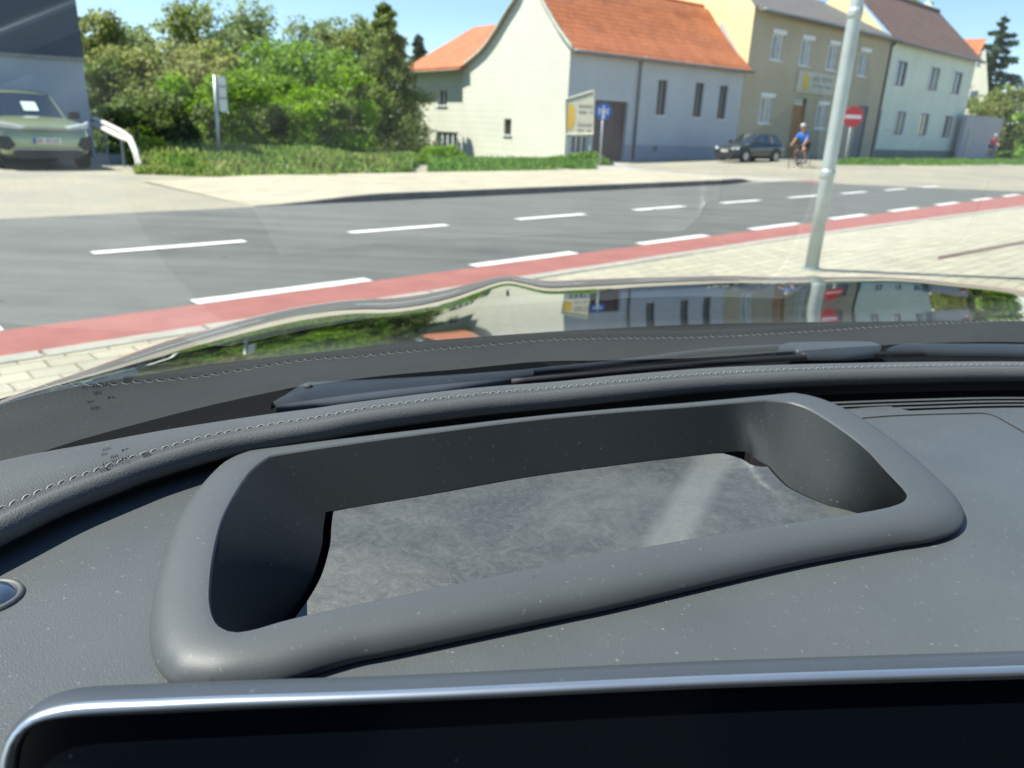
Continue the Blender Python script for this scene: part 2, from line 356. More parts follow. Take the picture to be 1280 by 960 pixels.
def window(parent, h, place, mullions=1, shutter=0., frame=None, sill=True, depth=.14, curtain=True, fw_=.05):
    frame = frame or M['frame_w']; u0_, u1_, z0, z1 = h
    def pb(b, a0, a1, c0, c1, d0, d1):
        vs = [place(u, z, d) for d in (d0, d1) for z in (c0, c1) for u in (a0, a1)]
        b.add(vs, [(0, 1, 3, 2), (4, 6, 7, 5), (0, 4, 5, 1), (2, 3, 7, 6), (0, 2, 6, 4), (1, 5, 7, 3)])
    b = MB(); g_ = .004
    pb(b, u0_+g_, u0_+fw_, z0+g_, z1-g_, depth-.05, depth); pb(b, u1_-fw_, u1_-g_, z0+g_, z1-g_, depth-.05, depth)
    pb(b, u0_+fw_, u1_-fw_, z0+g_, z0+fw_, depth-.05, depth); pb(b, u0_+fw_, u1_-fw_, z1-fw_, z1-g_, depth-.05, depth)
    for k in range(mullions):
        m_ = u0_+(u1_-u0_)*(k+1)/(mullions+1); pb(b, m_-fw_*.7, m_+fw_*.7, z0+fw_, z1-fw_, depth-.055, depth)
    f = b.build('window', frame, parent, fixn=True)
    p = MB(); p.add([place(u0_, z0, depth-.012), place(u1_, z0, depth-.012), place(u1_, z1, depth-.012), place(u0_, z1, depth-.012)], [(0, 1, 2, 3)]); p.build('pane', M['pane'], f)
    if curtain:
        c = MB(); q = (u1_-u0_)
        for a, e in ((u0_+q*.07, u0_+q*.34), (u1_-q*.34, u1_-q*.07)):
            c.add([place(a, z0+.06, depth-.018), place(e, z0+.06, depth-.018), place(e, z1-.08, depth-.018), place(a, z1-.08, depth-.018)], [(0, 1, 2, 3)])
        c.build('curtain', M['curtain'], f)
    if shutter:
        c = MB(); pb(c, u0_-.05, u1_+.05, z1+.0, z1+shutter, -.09, .1); c.build('shutter_box', M['frame_w'], f, fixn=True)
    if sill:
        c = MB(); pb(c, u0_-.06, u1_+.06, z0-.06, z0-.003, -.07, .13); c.build('sill', M['frame_w'], f, fixn=True)
    return f
def roof_sheet(name, rows, m, parent, th=.1):
    """rows: lists of points from eave to ridge; thickness downwards; uv in metres"""
    b = MB(); n = len(rows[0]); b.grid(rows); b.grid([[(x, y, z-th) for x, y, z in r] for r in rows], flip=True)
    top = [p for p in rows[0]]; bd = rows[0] + [r[-1] for r in rows[1:]] + rows[-1][-2::-1] + [r[0] for r in rows[-2:0:-1]]
    k = len(bd); b.add([p for p in bd]+[(x, y, z-th) for x, y, z in bd], [(i, (i+1) % k, k+(i+1) % k, k+i) for i in range(k)])
    o = b.build(name, m, parent, fixn=True)
    me = o.data; uvl = me.uv_layers.new(name='UVMap')
    # uv from position: u along local x/y run, v along slope
    A = Vector(rows[0][0]); e = (Vector(rows[0][-1])-A).normalized()
    for L in me.loops:
        p = Vector(me.vertices[L.vertex_index].co)-A; u = p.dot(e); q = p-e*u; uvl.data[L.index].uv = (u, math.copysign(math.hypot(math.hypot(q.x, q.y), q.z), q.z if abs(q.z) > 1e-6 else 1))
    return o
# --- white gabled house
M['white_wall'] = plaster('white_render', (.68, .68, .56), 1.1); M['street_wall'] = plaster('shaded_white_render', (.46, .50, .53), .0)  # street wall is the white render with its shade greyed into the colour
M['plinth'] = plaster('plinth', (.32, .37, .42)); M['beige'] = plaster('beige_render', (.43, .385, .28)); M['yellow'] = plaster('yellow_render', (.80, .71, .38))
M['mint'] = plaster('mint_render', (.64, .72, .62)); M['greywall'] = plaster('light_grey_render', (.40, .45, .49)); M['slate'] = plaster('slate_cladding', (.075, .10, .12), 0)
M['verge'] = mat('verge_trim', (.42, .47, .40), .7)
EZ = 4.62
A = g(713.5, 57, EZ); B = g(932, 84, EZ); W = Face(A, B)
hs = thing('gabled_house', 'white house with orange tiled roof and a windowless tall curved gable end', 'house', (*W.A, 0), W.rz)
WL = W.L
gab = [W.side(x, y) for x, y in ((713.5, 57), (701.6, 38), (687.5, 14), (677, -4), (661, -30), (647.6, -2), (633.6, 20), (619.5, 44), (605.5, 63), (592, 75), (579, 85))]
ends = gab[-1]; YB = ends[0]
gw = W.rect(634.5, 158.5, 9, 20, side=True)
b = MB(); pl = lambda u, z, d: (d, u, z)
zlow = min(EZ, ends[1])-.02
holed_wall(b, 0, YB, -1.2, zlow, [gw], pl, .2)
topp = [(0, zlow)]+[(y, z) for y, z in gab]+[(YB, zlow)]
b.add([(0, y, z) for y, z in topp], [tuple(range(len(topp)))])
wins = [W.rect(827, 122, 12, 44), W.rect(873, 125, 11, 43), W.rect(903, 128, 10.5, 42)]
gd = W.rect(762, 165, 41, 78); gd = (gd[0], gd[1], -.3, gd[3])
sd_ = W.rect(724.5, 186, 21, 34); sd_ = (max(.12, sd_[0]), sd_[1], -.25, sd_[3])
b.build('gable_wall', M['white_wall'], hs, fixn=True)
b = MB(); pf = lambda u, z, d: (u, d, z)
holed_wall(b, 0.002, WL, -1.2, EZ, wins+[gd, sd_], pf, .2)
b.add([(WL, 0, -1), (WL, YB, -1), (WL, YB, ends[1]), (WL, 2.3, 7.4), (WL, 0, EZ)], [(0, 1, 2, 3, 4)])
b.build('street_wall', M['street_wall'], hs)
for h in wins: window(hs, h, pf, 1, .0, M['wood_dark'], True, .16, False)
f = window(hs, gw, pl, 0, 0, M['wood_dark'], True, .16, False)
window(hs, sd_, pf, 2, 0, M['frame_w'], False, .16, False)
b = MB(); b.add([(gd[0], .18, gd[2]), (gd[1], .18, gd[2]), (gd[1], .18, gd[3]), (gd[0], .18, gd[3])], [(0, 1, 2, 3)])
for k in range(14):
    zz = gd[2]+(gd[3]-gd[2])*k/14; b.box(gd[0]+.01, gd[1]-.01, .165, .178, zz+.01, zz+(gd[3]-gd[2])/14-.012)
b.build('garage_door', M['wood_dark'], hs)
b = MB(); b.box(gd[1]+.02, WL-.01, -.03, -.002, -1.1, W.front(840, 182)[1]); b.build('plinth', M['plinth'], hs)
dp = W.front(802, 72); dq = W.front(788, 198); b = MB(); xm = (dp[0]+dq[0])/2
b.tube([(xm, -.4, EZ-.12), (xm, -.1, EZ-.35), (xm, -.09, 0)], .055, 8); b.build('downpipe', M['metal_grey'], hs, True)
b = MB(); b.disc((W.front(818.5, 186)[0], -.04, W.front(818.5, 186)[1]), (0, 1, 0), .13, 16, .05); b.build('vent', M['metal_grey'], hs)
# main roof follows the gable outline
prof = [(-.42, EZ-.22)]+[(y, z+.10) for y, z in gab]; prof[1] = (-.02, EZ+.16)
prof = [tuple(p) for p in resample(prof, 26)]
iR = max(range(len(prof)), key=lambda i: prof[i][1])
xsr = np.linspace(-.14, WL+.12, 12)
roof_sheet('roof', [[(x, y, z) for x in xsr] for y, z in prof[:iR+1]], M['tile_orange'], hs)
rf2 = roof_sheet('roof', [[(x, y, z) for x in xsr[::-1]] for y, z in prof[:iR-1:-1]], M['tile_orange'], hs)
b = MB(); b.tube([(x, prof[iR][0], prof[iR][1]+.02) for x in xsr], .13, 10); b.build('ridge', mat('ridge_tile', (.56, .16, .06), .8), hs, True)
b = MB(); b.tube([(x, -.47, EZ-.23) for x in xsr], .07, 8); b.build('gutter', M['metal_grey'], hs, True)
b = MB(); b.tube([(-.16, y, z-.06) for y, z in prof], .07, 6); b.build('verge_trim', M['verge'], hs, True)
# wing behind the gable
wy1 = W.side(521, 88, .35)[0]; wz = W.side(577, 83, .35)[1]-.12
wr = [W.rect(553, 122, 11, 20, True, .35), W.rect(558, 178, 26, 27, True, .35)]
plw = lambda u, z, d: (.35+d, u, z)
wg = thing('house_wing', 'low white rear wing with hipped orange roof left of the curved gable', 'house wing', (*W.A, 0), W.rz)
b = MB(); holed_wall(b, YB-.3, wy1, -1.4, wz, wr, plw, .18)
b.add([(.352, wy1, -1.4), (7, wy1, -1.4), (7, wy1, wz), (.352, wy1, wz)], [(0, 1, 2, 3)]); b.build('wall', M['white_wall'], wg)
window(wg, wr[0], plw, 1, 0, M['frame_w'], True, .14, False); window(wg, wr[1], plw, 3, 0, M['frame_w'], True, .14, False, .08)
rz_, rh = W.side(592, 34, 3.2)
b = MB(); ov = .75
e0 = (.35-ov, wy1+.35, wz+.05); e1 = (.35-ov, YB-.35, wz+.05); e2 = (8.1, YB-.35, wz+.05); e3 = (8.1, wy1+.35, wz+.05); r0_ = (3.2, rz_, rh); r1_ = (3.2, YB-3, rh); r2_ = (5.2, rz_, rh)
roof_sheet('roof', [[e1, e0], [r1_, r0_]], M['tile_orange'], wg, .12)
roof_sheet('roof', [[e0, e3], [r0_, r2_]], M['tile_orange'], wg, .12)
b = MB(); b.box(.35-ov-.02, .36, YB+.02, wy1+.3, wz-.1, wz-.075); b.build('soffit', M['verge'], wg)

# --- beige and mint houses share the street line
EB = 7.42
A2 = g(944, 8, EB); B2 = g(1118.5, 48, EB); F2 = Face(A2, B2)
bh = thing('beige_house', 'beige house with grey roof, brown door and yellow side wall behind the lamp post', 'house', (*F2.A, 0), F2.rz)
w2 = [F2.rect(971, 59, 15, 33), F2.rect(1007, 66, 14, 33), F2.rect(1040, 72, 13, 32), F2.rect(1078.5, 80, 12, 31), F2.rect(956.5, 138, 16, 33), F2.rect(1026, 146, 13, 30)]
d1 = F2.rect(997, 150, 16, 56); d1 = (d1[0], d1[1], .2, d1[3]); d2 = F2.rect(1074.5, 163, 13, 62); d2 = (d2[0], d2[1], .2, d2[3])
b = MB(); holed_wall(b, 0, F2.L, -.3, EB, w2+[d1, d2], pf, .2)
b.build('wall', M['beige'], bh)
for i, h in enumerate(w2): window(bh, h, pf, 1, .22 if i < 5 else .2, M['frame_w'], True, .1, True, .07)
sl_ = F2.side(1022, 0, F2.L); sq = F2.side(1118.5, 47, F2.L); k_ = max(.25, (sl_[1]-EB)/max(.5, sl_[0])); rd = 5.2
b = MB(); b.add([(-.003, 0, -.3), (-.003, 11, -.3), (-.003, 11, EB+.2), (-.003, 5.5, EB+5.5*1.05), (-.003, 0, EB)], [(0, 1, 2, 3, 4)]); b.build('side_wall', M['yellow'], bh)
roof_sheet('roof', [[(x, -.5, EB-.15) for x in (.05, F2.L/2, F2.L-.1)], [(x, rd, EB-.15+(rd+.5)*k_) for x in (.05, F2.L/2, F2.L-.1)]], M['tile_grey'], bh, .12)
b = MB(); b.tube([(0.05, -.56, EB-.17), (F2.L-.1, -.56, EB-.17)], .08, 8); b.build('gutter', M['metal_grey'], bh, True)
b = MB(); b.box(d1[0], d1[1], .1, .16, d1[2], d1[3]-.35); 
for k in range(2):
    for j in range(2): b.box(d1[0]+.1+k*(d1[1]-d1[0])*.47, d1[0]+.02+(k+1)*(d1[1]-d1[0])*.46, .08, .1, d1[2]+.15+j*1.1, d1[2]+1.05+j*1.1)
dr = b.build('door', mat('oak_door', (.30, .15, .05), .5, .3, 5), bh); b = MB(); b.box(d1[0], d1[1], .12, .15, d1[3]-.34, d1[3]); b.build('fanlight', M['pane'], dr)
b = MB(); b.box(d2[0], d2[1], .1, .16, d2[2], d2[3]); b.box(d2[0]+.15, d2[1]-.15, .08, .1, d2[2]+1.2, d2[3]-.3); b.build('door', mat('grey_door', (.10, .12, .13), .5), bh)
sg = F2.rect(1018, 104, 46, 27)
b = MB(); b.box(sg[0], sg[1], -.08, -.02, sg[2], sg[3]); so_ = thing('wall_sign', 'pale sign board with yellow oval on the beige house wall above the brown door', 'sign', (*F2.A, 0), F2.rz)
sb = b.build('board', mat('sign_board', (.50, .49, .40), .6), so_)
b = MB(); b.add([(sg[0]+(sg[1]-sg[0])*.22+math.cos(t)*.28, -.086, (sg[2]+sg[3])/2+math.sin(t)*.5) for t in np.linspace(0, 6.283, 24, endpoint=False)], [tuple(range(24))]); b.build('emblem', mat('emblem_yellow', (.62, .45, .04), .6), so_)
def letters(b, x0, x1, z0, z1, y, n, rs, flat=None):
    """rows of small upright letter strokes"""
    wd = (x1-x0)/n
    for k in range(n):
        if rs.random() < .12: continue
        a = x0+k*wd; c = a+wd*.68; m_ = (z0+z1)/2; t = (z1-z0)*.18
        b.box(a, a+wd*.2, y-.004, y, z0, z1)
        for s_ in rs.sample(['t', 'm', 'b', 'r'], rs.choice((2, 3))):
            if s_ == 't': b.box(a, c, y-.0045, y-.0005, z1-t, z1)
            if s_ == 'm': b.box(a, c, y-.0045, y-.0005, m_-t/2, m_+t/2)
            if s_ == 'b': b.box(a, c, y-.0045, y-.0005, z0, z0+t)
            if s_ == 'r': b.box(c-wd*.2, c, y-.005, y-.001, z0, z1)
M['ink_blue'] = mat('blue_grey_ink', (.15, .19, .28), .6)
b = MB(); rs = random.Random(5); q = sg[1]-sg[0]; hz = sg[3]-sg[2]
letters(b, sg[0]+q*.42, sg[1]-q*.06, sg[2]+hz*.58, sg[2]+hz*.82, -.083, 9, rs); letters(b, sg[0]+q*.42, sg[1]-q*.06, sg[2]+hz*.3, sg[2]+hz*.42, -.083, 14, rs)
b.build('lettering', M['ink_blue'], so_)
# mint house
EM = 7.40
A3 = g(1121, 50, EM); B3 = g(1221, 75, EM); F3 = Face(A3, B3)
mh = thing('mint_house', 'pale mint two storey house with brown tiled roof and six dark windows', 'house', (*F3.A, 0), F3.rz)
M['surround'] = mat('surround', (.62, .66, .70), .8)
w3 = [F3.rect(*r) for r in ((1126, 92, 13, 32), (1167, 99, 12, 29.5), (1195.5, 104, 11, 28.5), (1124.5, 154, 11.5, 29), (1154, 156, 10.5, 28), (1184, 158.5, 10.5, 27))]
al = F3.rect(1103, 160, 9, 48)
b = MB(); holed_wall(b, -.9, F3.L, -.3, EM, w3, pf, .2)
b.add([(F3.L, 0, -.3), (F3.L, 9, -.3), (F3.L, 9, EM), (F3.L, 4.5, EM+4.5), (F3.L, 0, EM)], [(0, 1, 2, 3, 4)]); b.build('wall', M['mint'], mh)
for i, h in enumerate(w3): window(mh, h, pf, 1, .0, M['wood_dark'], True, .12, i % 2 == 1, .06)
for h in w3:
    b = MB()
    for a in ((h[0]-.14, h[0]-.01, h[2]-.02, h[3]+.13), (h[1]+.01, h[1]+.14, h[2]-.02, h[3]+.13), (h[0]-.01, h[1]+.01, h[3]+.01, h[3]+.13)): b.box(a[0], a[1], -.02, -.003, a[2], a[3])
    b.build('window_surround', M['surround'], mh)
b = MB(); b.box(-.85, F3.L-.01, -.06, -.004, -.2, F3.front(1150, 188)[1]); b.build('plinth', plaster('green_grey_plinth', (.13, .18, .15)), mh)
b = MB(); b.box(-.85, -.25, -.03, -.002, .2, 3.2); b.build('doorway', M['wood_dark'], mh)
b = MB(); b.tube([(-.95, -.45, EM-.1), (-.95, -.15, EM-.5), (-.95, -.12, .2)], .1, 8); b.build('downpipe', mat('dark_pipe', (.03, .035, .04), .5), mh, True)
ry, rzz = F3.side(1172, 14, F3.L); 
roof_sheet('roof', [[(x, -.5, EM-.15) for x in (-.9, F3.L/2, F3.L+.25)], [(x, ry, rzz) for x in (-.9, F3.L/2, F3.L+.25)]], M['tile_brown'], mh, .12)
b = MB(); b.tube([(-.9, -.56, EM-.17), (F3.L+.25, -.56, EM-.17)], .08, 8); b.build('gutter', M['metal_grey'], mh, True)
b = MB(); b.tube([(-.9, ry, rzz+.03), (F3.L+.25, ry, rzz+.03)], .14, 8); b.build('ridge', mat('ridge_brown', (.2, .12, .09), .8), mh, True)
b = MB(); b.add([(-.91, 0, EM-.1), (-.91, ry*2, EM-.1), (-.91, ry, rzz-.15)], [(0, 1, 2)]); b.build('gable', M['yellow'], mh)
# far gabled house behind the wall
F4 = Face(atY(1207, 120, 78), atY(1237, 120, 76))
fh = thing('far_house', 'grey rendered gable house with an orange roof beyond the mint house', 'house', (*F4.A, 0), F4.rz)
q = [F4.front(x, y) for x, y in ((1190, 190), (1245, 190), (1236, 128), (1232, 60), (1225, 72), (1219, 84), (1196, 100))]
b = MB(); b.add([(x, 0, z) for x, z in q], [tuple(range(len(q)))]); b.build('wall', plaster('far_render', (.52, .52, .42)), fh)
wq = F4.rect(1217, 121, 9, 15); b = MB(); b.box(wq[0], wq[1], -.05, -.02, wq[2], wq[3]); b.build('window', M['pane'], fh)
e = [(*F4.front(x, y, o_), o_) for x, y, o_ in ((1222, 73, -.4), (1233, 48, 1.6), (1200, 49, 1.6), (1192, 62, -.4))]
roof_sheet('roof', [[(e[0][0], -.4, e[0][1]), (e[3][0], -.4, e[3][1])], [(e[1][0], 1.6, e[1][1]), (e[2][0], 1.6, e[2][1])]], M['tile_orange'], fh)
F5 = Face(g(1197, 199, .2), g(1243, 199, .2))
gwz = F5.front(1220, 146)[1]
yw = thing('yard_wall', 'low pale lilac yard wall with a gate right of the mint house', 'wall', (*F5.A, 0), F5.rz)
b = MB(); b.box(0, F5.L, 0, .3, -.3, gwz); b.box(-.05, F5.L+.05, -.05, .35, gwz, gwz+.1); b.build('wall', plaster('lilac_render', (.42, .42, .45)), yw)
gq = F5.rect(1212, 178, 9, 36); b = MB(); b.box(gq[0], gq[1], -.05, -.01, .2, gq[3]); b.build('gate', mat('gate_grey', (.33, .37, .36), .5), yw)
# grey two-tone building on the left
zz = 2.9
A6 = atY(108, 110, 22.5); vd_ = A6[:2]/np.linalg.norm(A6[:2]); dd_ = np.array([vd_[1], -vd_[0]]); dd_ = np.array([dd_[0]*math.cos(R(3))-dd_[1]*math.sin(R(3)), dd_[0]*math.sin(R(3))+dd_[1]*math.cos(R(3))]); F6 = Face(A6[:2]-dd_*16, A6)
gb = thing('grey_building', 'two tone building with dark slate upper and light grey lower wall behind the green car', 'building', (*F6.A, 0), F6.rz)
zs_ = F6.front(60, 71)[1]
b = MB(); b.box(0, F6.L, 0, 8, -.2, zs_); b.build('lower_wall', M['greywall'], gb); b = MB(); b.box(-.05, F6.L+.04, -.06, 8, zs_+.002, 8.5); b.build('upper_wall', M['slate'], gb)
b = MB(); b.box(-.05, F6.L+.06, -.09, 0, zs_-.05, zs_+.03); b.build('drip_trim', M['metal_grey'], gb)

# ================================================================ TREES
M['bark'] = mat('bark', (.09, .07, .05), .9, .3, 4, .6, 12)
LM = {'olive': leafmat('leaves_olive', (.22, .30, .06), (.33, .35, .10), .58), 'green': leafmat('leaves_green', (.16, .32, .035), (.27, .41, .05), .56),
      'bright': leafmat('leaves_bright', (.19, .36, .015), (.28, .44, .025), .5), 'grey': leafmat('leaves_grey_green', (.25, .35, .13), (.34, .40, .18), .58),
      'dark': leafmat('leaves_dark', (.12, .18, .04), (.18, .25, .06), .45), 'brown': leafmat('leaves_brownish', (.34, .34, .12), (.28, .34, .10), .58),
      'larch': leafmat('needles_olive', (.18, .28, .06), (.31, .36, .10), .52), 'fir': leafmat('needles_fir', (.05, .10, .045), (.09, .15, .06), .3),
      'lime': leafmat('leaves_lime', (.30, .42, .03), (.4, .45, .04), .5)}
def rot_quads(n, s, rg):
    a = rg.normal(size=(n, 3)); a /= np.linalg.norm(a, axis=1)[:, None]; c = rg.normal(size=(n, 3)); c -= a*(a*c).sum(1)[:, None]; c /= np.linalg.norm(c, axis=1)[:, None]
    s = s*rg.uniform(.6, 1.3, n)[:, None]; return a*s, c*s*.7
def broadleaf(name, label, x, y, h, wd, kind, n, leaf, group, seed, low=.12, cat='tree', gap=.0):
    rg = np.random.default_rng(seed); z0 = terr(x, y); t = thing(name, label, cat, (x, y, z0), 0, group)
    nb = 16; blobs = []
    for i in range(nb):
        zz = h*(low+(1-low)*rg.random()**.8*.86); rr_ = wd/2*math.sqrt(max(.08, 1-((zz/h-.45)/.62)**2)); a = rg.random()*6.283; r_ = rr_*rg.random()**.5*.75
        blobs.append((r_*math.cos(a), r_*math.sin(a), zz, wd*rg.uniform(.15, .27), h*rg.uniform(.08, .16)))
    blobs.append((0, 0, h*.86, wd*.2, h*.14))
    bl = np.array(blobs); pick = rg.integers(0, len(bl), n); bb = bl[pick]
    d = rg.normal(size=(n, 3)); d /= np.linalg.norm(d, axis=1)[:, None]; r_ = rg.uniform(.35, 1.08, n)[:, None]
    cen = bb[:, :3]+d*r_*np.stack([bb[:, 3], bb[:, 3], bb[:, 4]], 1)
    keep = np.array([noise.noise(Vector(c*1.1)+Vector((seed, 0, 0))) > -.12-gap*.0+gap*(rg.random()-.2) for c in cen]) & (cen[:, 2] > .05)
    cen = cen[keep]; a, c = rot_quads(len(cen), leaf, rg)
    quads('crown', LM[kind], cen, a, c, t)
    m = MB(); m.tube([(0, 0, -.3), (.05*h*.1, 0, h*.3), (0, .02*h, h*.7)], [h*.03, h*.02, h*.006], 7); m.build('trunk', M['bark'], t, True)
    m = MB()
    for q in blobs[:9]:
        m.tube([(0, 0, min(h*.2, q[2]*.5)), (q[0]*.4, q[1]*.4, q[2]*.6), (q[0], q[1], q[2])], [h*.012, h*.008, h*.003], 5)
    m.build('limb', M['bark'], t, True); return t
def conifer(name, label, x, y, h, wd, kind, n, leaf, group, seed, airy=0., z=None):
    rg = np.random.default_rng(seed); z0 = terr(x, y) if z is None else z; t = thing(name, label, 'tree', (x, y, z0), 0, group)
    m = MB(); m.tube([(0, 0, -.3), (0, 0, h*.5), (0, 0, h)], [h*.022, h*.012, .02], 7); m.build('trunk', M['bark'], t, True)
    nbr = int(70 if not airy else 46); per = n//nbr; cs = []; aa = []; cc = []; bm_ = MB()
    for i in range(nbr):
        f = (i+.5)/nbr; zz = h*(.04+.93*f**.9); L = wd/2*((1-f)**.75)*rg.uniform(.6, 1.1)+.12; an = i*2.4+rg.random(); droop = rg.uniform(-.12, .18)
        dx, dy = math.cos(an), math.sin(an); bm_.tube([(0, 0, zz), (dx*L*.6, dy*L*.6, zz-L*droop*.6), (dx*L, dy*L, zz-L*droop+.05)], [.035, .02, .008], 4, False)
        k = rg.random(per)**.7; sp = (1-k*.5)*L*.28*(1-airy*.5)+.06
        c = np.stack([dx*L*k, dy*L*k, zz-L*droop*k], 1)+rg.normal(size=(per, 3))*np.stack([sp, sp, sp*(.75-airy*.3)], 1)*.55
        c[:, 2] -= rg.random(per)*L*.2
        cs.append(c)
    cen = np.concatenate(cs); cen = cen[cen[:, 2] > .1]; a, c = rot_quads(len(cen), leaf, rg); quads('crown', LM[kind], cen, a, c*.6, t); bm_.build('branch', M['bark'], t); return t
WG = 'trees of the wood behind the verge'
# px centre, px top, distance, width m, kind, leaves
kinds = {'grey': 'tall pale grey green tree rising at the back of the wood', 'olive': 'olive green tree in the middle of the wood', 'green': 'mid green leafy tree in the wood', 'brown': 'brownish budding tree in the wood', 'dark': 'dark leaved shrub low in the shade of the wood'}
spec = [(118, 12, 44, 4.2, 'brown', 'brownish half bare tree just right of the grey building'), (165, 28, 50, 5, 'grey', 'thin grey green tree at the back between the building and the tall crowns'),
        (215, 4, 48, 6.5, 'olive', 'tall olive crown at the back left of the wood'), (262, -8, 50, 7, 'grey', 'tall pale crown at the back behind the sign post'), (318, -6, 52, 7, 'grey', 'tallest pale crown left of centre of the wood'),
        (372, 18, 54, 6.5, 'grey', 'pale crown right of the tallest one at the back'), (412, 22, 56, 5, 'grey', 'small pale back crown with sky gaps'), (448, 18, 54, 5, 'olive', 'olive back crown beside the big conifer'),
        (135, 70, 36, 4.5, 'dark', 'dark shrub beside the grey building corner'), (172, 55, 37, 5.5, 'olive', 'olive tree in the left middle of the wood'), (222, 50, 38, 6, 'brown', 'brownish tree behind the sign post'),
        (262, 45, 40, 5, 'olive', 'olive tree in the middle of the wood above the bright bush'), (330, 42, 42, 6, 'green', 'green tree in the centre of the wood'), (385, 52, 41, 6.5, 'green', 'broad green tree right of centre in the wood'), (428, 60, 40, 5, 'green', 'green tree next to the big conifer'),
        (165, 120, 31, 4, 'dark', 'low dark shrub above the yellow bush'), (232, 120, 32, 4.5, 'dark', 'low dark shrub behind the sign post'), (345, 130, 33, 5, 'dark', 'low dark shrub behind the verge'), (400, 120, 33, 4.5, 'dark', 'low dark shrub left of the big conifer')]
for i, (px, py, Y, wd, k, lb) in enumerate(spec):
    q = atY(px, py, Y); zt = q[2]-terr(q[0], Y)
    broadleaf('shrub' if k == 'dark' else 'broadleaf_tree', lb, q[0], Y, zt, wd, k, 12000, .085 if Y > 43 else .068, WG, 100+i, .05, 'shrub' if k == 'dark' else 'tree', .18 if Y > 43 else .05)
for i, (px, py, Y, wd, lb) in enumerate([(300, 78, 31, 3.4, 'bright fresh green bush right behind the sign post'), (215, 88, 33, 3.6, 'bright green bush left of the sign post'), (395, 108, 32, 3.4, 'bright green bush in the centre of the wood edge'), (437, 75, 36, 3, 'bright green sapling left of the conifer'), (352, 95, 35, 3, 'bright green bush between the two others')]):
    q = atY(px, py, Y); broadleaf('bush', lb, q[0], Y, q[2]-terr(q[0], Y), wd, 'bright', 9000, .055, 'bright green bushes at the wood edge', 300+i, .1, 'bush')
q = atY(480, -2, 40); conifer('conifer_tree', 'tall dark olive conifer left of the white gabled house', q[0], 40, q[2]-terr(q[0], 40), 6.6, 'larch', 30000, .075, None, 41)
q = atY(523, 40, 47); conifer('conifer_tree', 'small conifer top peeking between the tall conifer and the house roof', q[0], 47, q[2]-terr(q[0], 47), 3.0, 'fir', 9000, .08, None, 42)
q = atY(1257, 18, 80); conifer('conifer_tree', 'airy fir at the right edge behind the yard wall', q[0], 80, q[2], 9.0, 'fir', 16000, .13, None, 43, .55)
for i, (px, py, Y, wd, lb) in enumerate([(1262, 108, 72, 7.5, 'round olive tree below the airy fir at the right edge'), (1228, 130, 74, 4, 'small olive tree above the end of the yard wall'), (1300, 135, 68, 5, 'leafy tree cut by the right edge')]):
    q = atY(px, py, Y); broadleaf('broadleaf_tree', lb, q[0], Y, q[2]-terr(q[0], Y), wd, 'olive' if i < 2 else 'green', 8000, .14, 'trees behind the yard wall', 330+i, .05)
q = atY(1172, -2, 95); broadleaf('broadleaf_tree', 'treetop just showing above the ridge of the brown roof', atY(1150, 0, 95)[0], 95, q[2]+.3, 5, 'green', 3000, .16, None, 350, .4)
def bush_px(px, pyt, Y, wd, kind, n, leaf, lb, seed, zb=None, deep=None):
    q = atY(px, pyt, Y); z0 = terr(q[0], Y) if zb is None else zb; h = q[2]-z0; rg = np.random.default_rng(seed); t = thing('bush', lb, 'bush', (q[0], Y, z0))
    d = rg.normal(size=(n, 3)); d /= np.linalg.norm(d, axis=1)[:, None]; d[:, 2] = np.abs(d[:, 2]); r_ = rg.uniform(.6, 1.02, n)[:, None]*(1+.12*np.sin(d[:, :1]*7+seed)*np.cos(d[:, 1:2]*6))
    cen = d*r_*np.array([wd/2, (deep or wd)/2, h]); a, c = rot_quads(n, leaf, rg); quads('crown', LM[kind], cen, a, c, t)
    m = MB(); [m.tube([(0, 0, -.05), (math.cos(k)*wd*.25, math.sin(k)*wd*.2, h*.7)], [.03, .01], 5) for k in range(5)]; m.build('stem', M['bark'], t)
bush_px(187, 171, 21.5, 1.3, 'lime', 3500, .035, 'yellow green bush at the foot of the metal railing', 61, 0)
bush_px(553, 182, 30, 2.2, 'bright', 6000, .04, 'clipped bright green hedge ball in front of the house wing', 62, -.2, 1.4)
bush_px(735, 190, 31, 2.0, 'green', 2500, .05, 'low scruffy weeds under the billboard', 63, -.1, .8)
bush_px(700, 195, 31, 1.6, 'green', 1500, .05, 'low weeds at the gable wall corner', 64, -.1, .8)
bush_px(1278, 188, 66, 4, 'green', 2500, .1, 'dark green shrub at the right edge behind the red cyclist', 65, .1)

# ================================================================ POSTS AND SIGNS
def at(x, y, z=0.0): return g(x, y, z)
lp = at(1014, 337, .012); t = thing('lamp_post', 'tall galvanised lamp post on the near pavement in front of the beige house', 'lamp post', tuple(lp))
M['post'] = mat('lamp_post_zinc', (.40, .45, .43), .42, .15, 3, metal=.25)
# it leans a touch
b = MB(); b.tube([(0, 0, 0), (0, 0, 1.05), (0, 0, 2.5), (.0, 0, 9)], [.072, .070, .066, .052], 24); b.build('pole', M['post'], t, True)
for z0, r_ in ((1.02, .076), (2.56, .072)): b = MB(); b.tube([(0, 0, z0-.05), (0, 0, z0-.02), (0, 0, z0+.02), (0, 0, z0+.05)], [r_-.006, r_, r_, r_-.006], 24); b.build('collar', M['post'], t, True)
b = MB(); b.tube([(0, 0, -.02), (0, 0, .02)], .11, 24); b.build('base_plate', M['post'], t)
b = MB(); b.tube([(0, 0, 8.95), (-.7, .7, 9.15)], .03, 8); b.build('arm', M['post'], t); b = MB(); b.box(-1.2, -.6, .55, .8, 9.08, 9.2, rz=R(-45), c=(-.7, .7)); b.build('lamp_head', M['metal_grey'], t, bevel=.03)
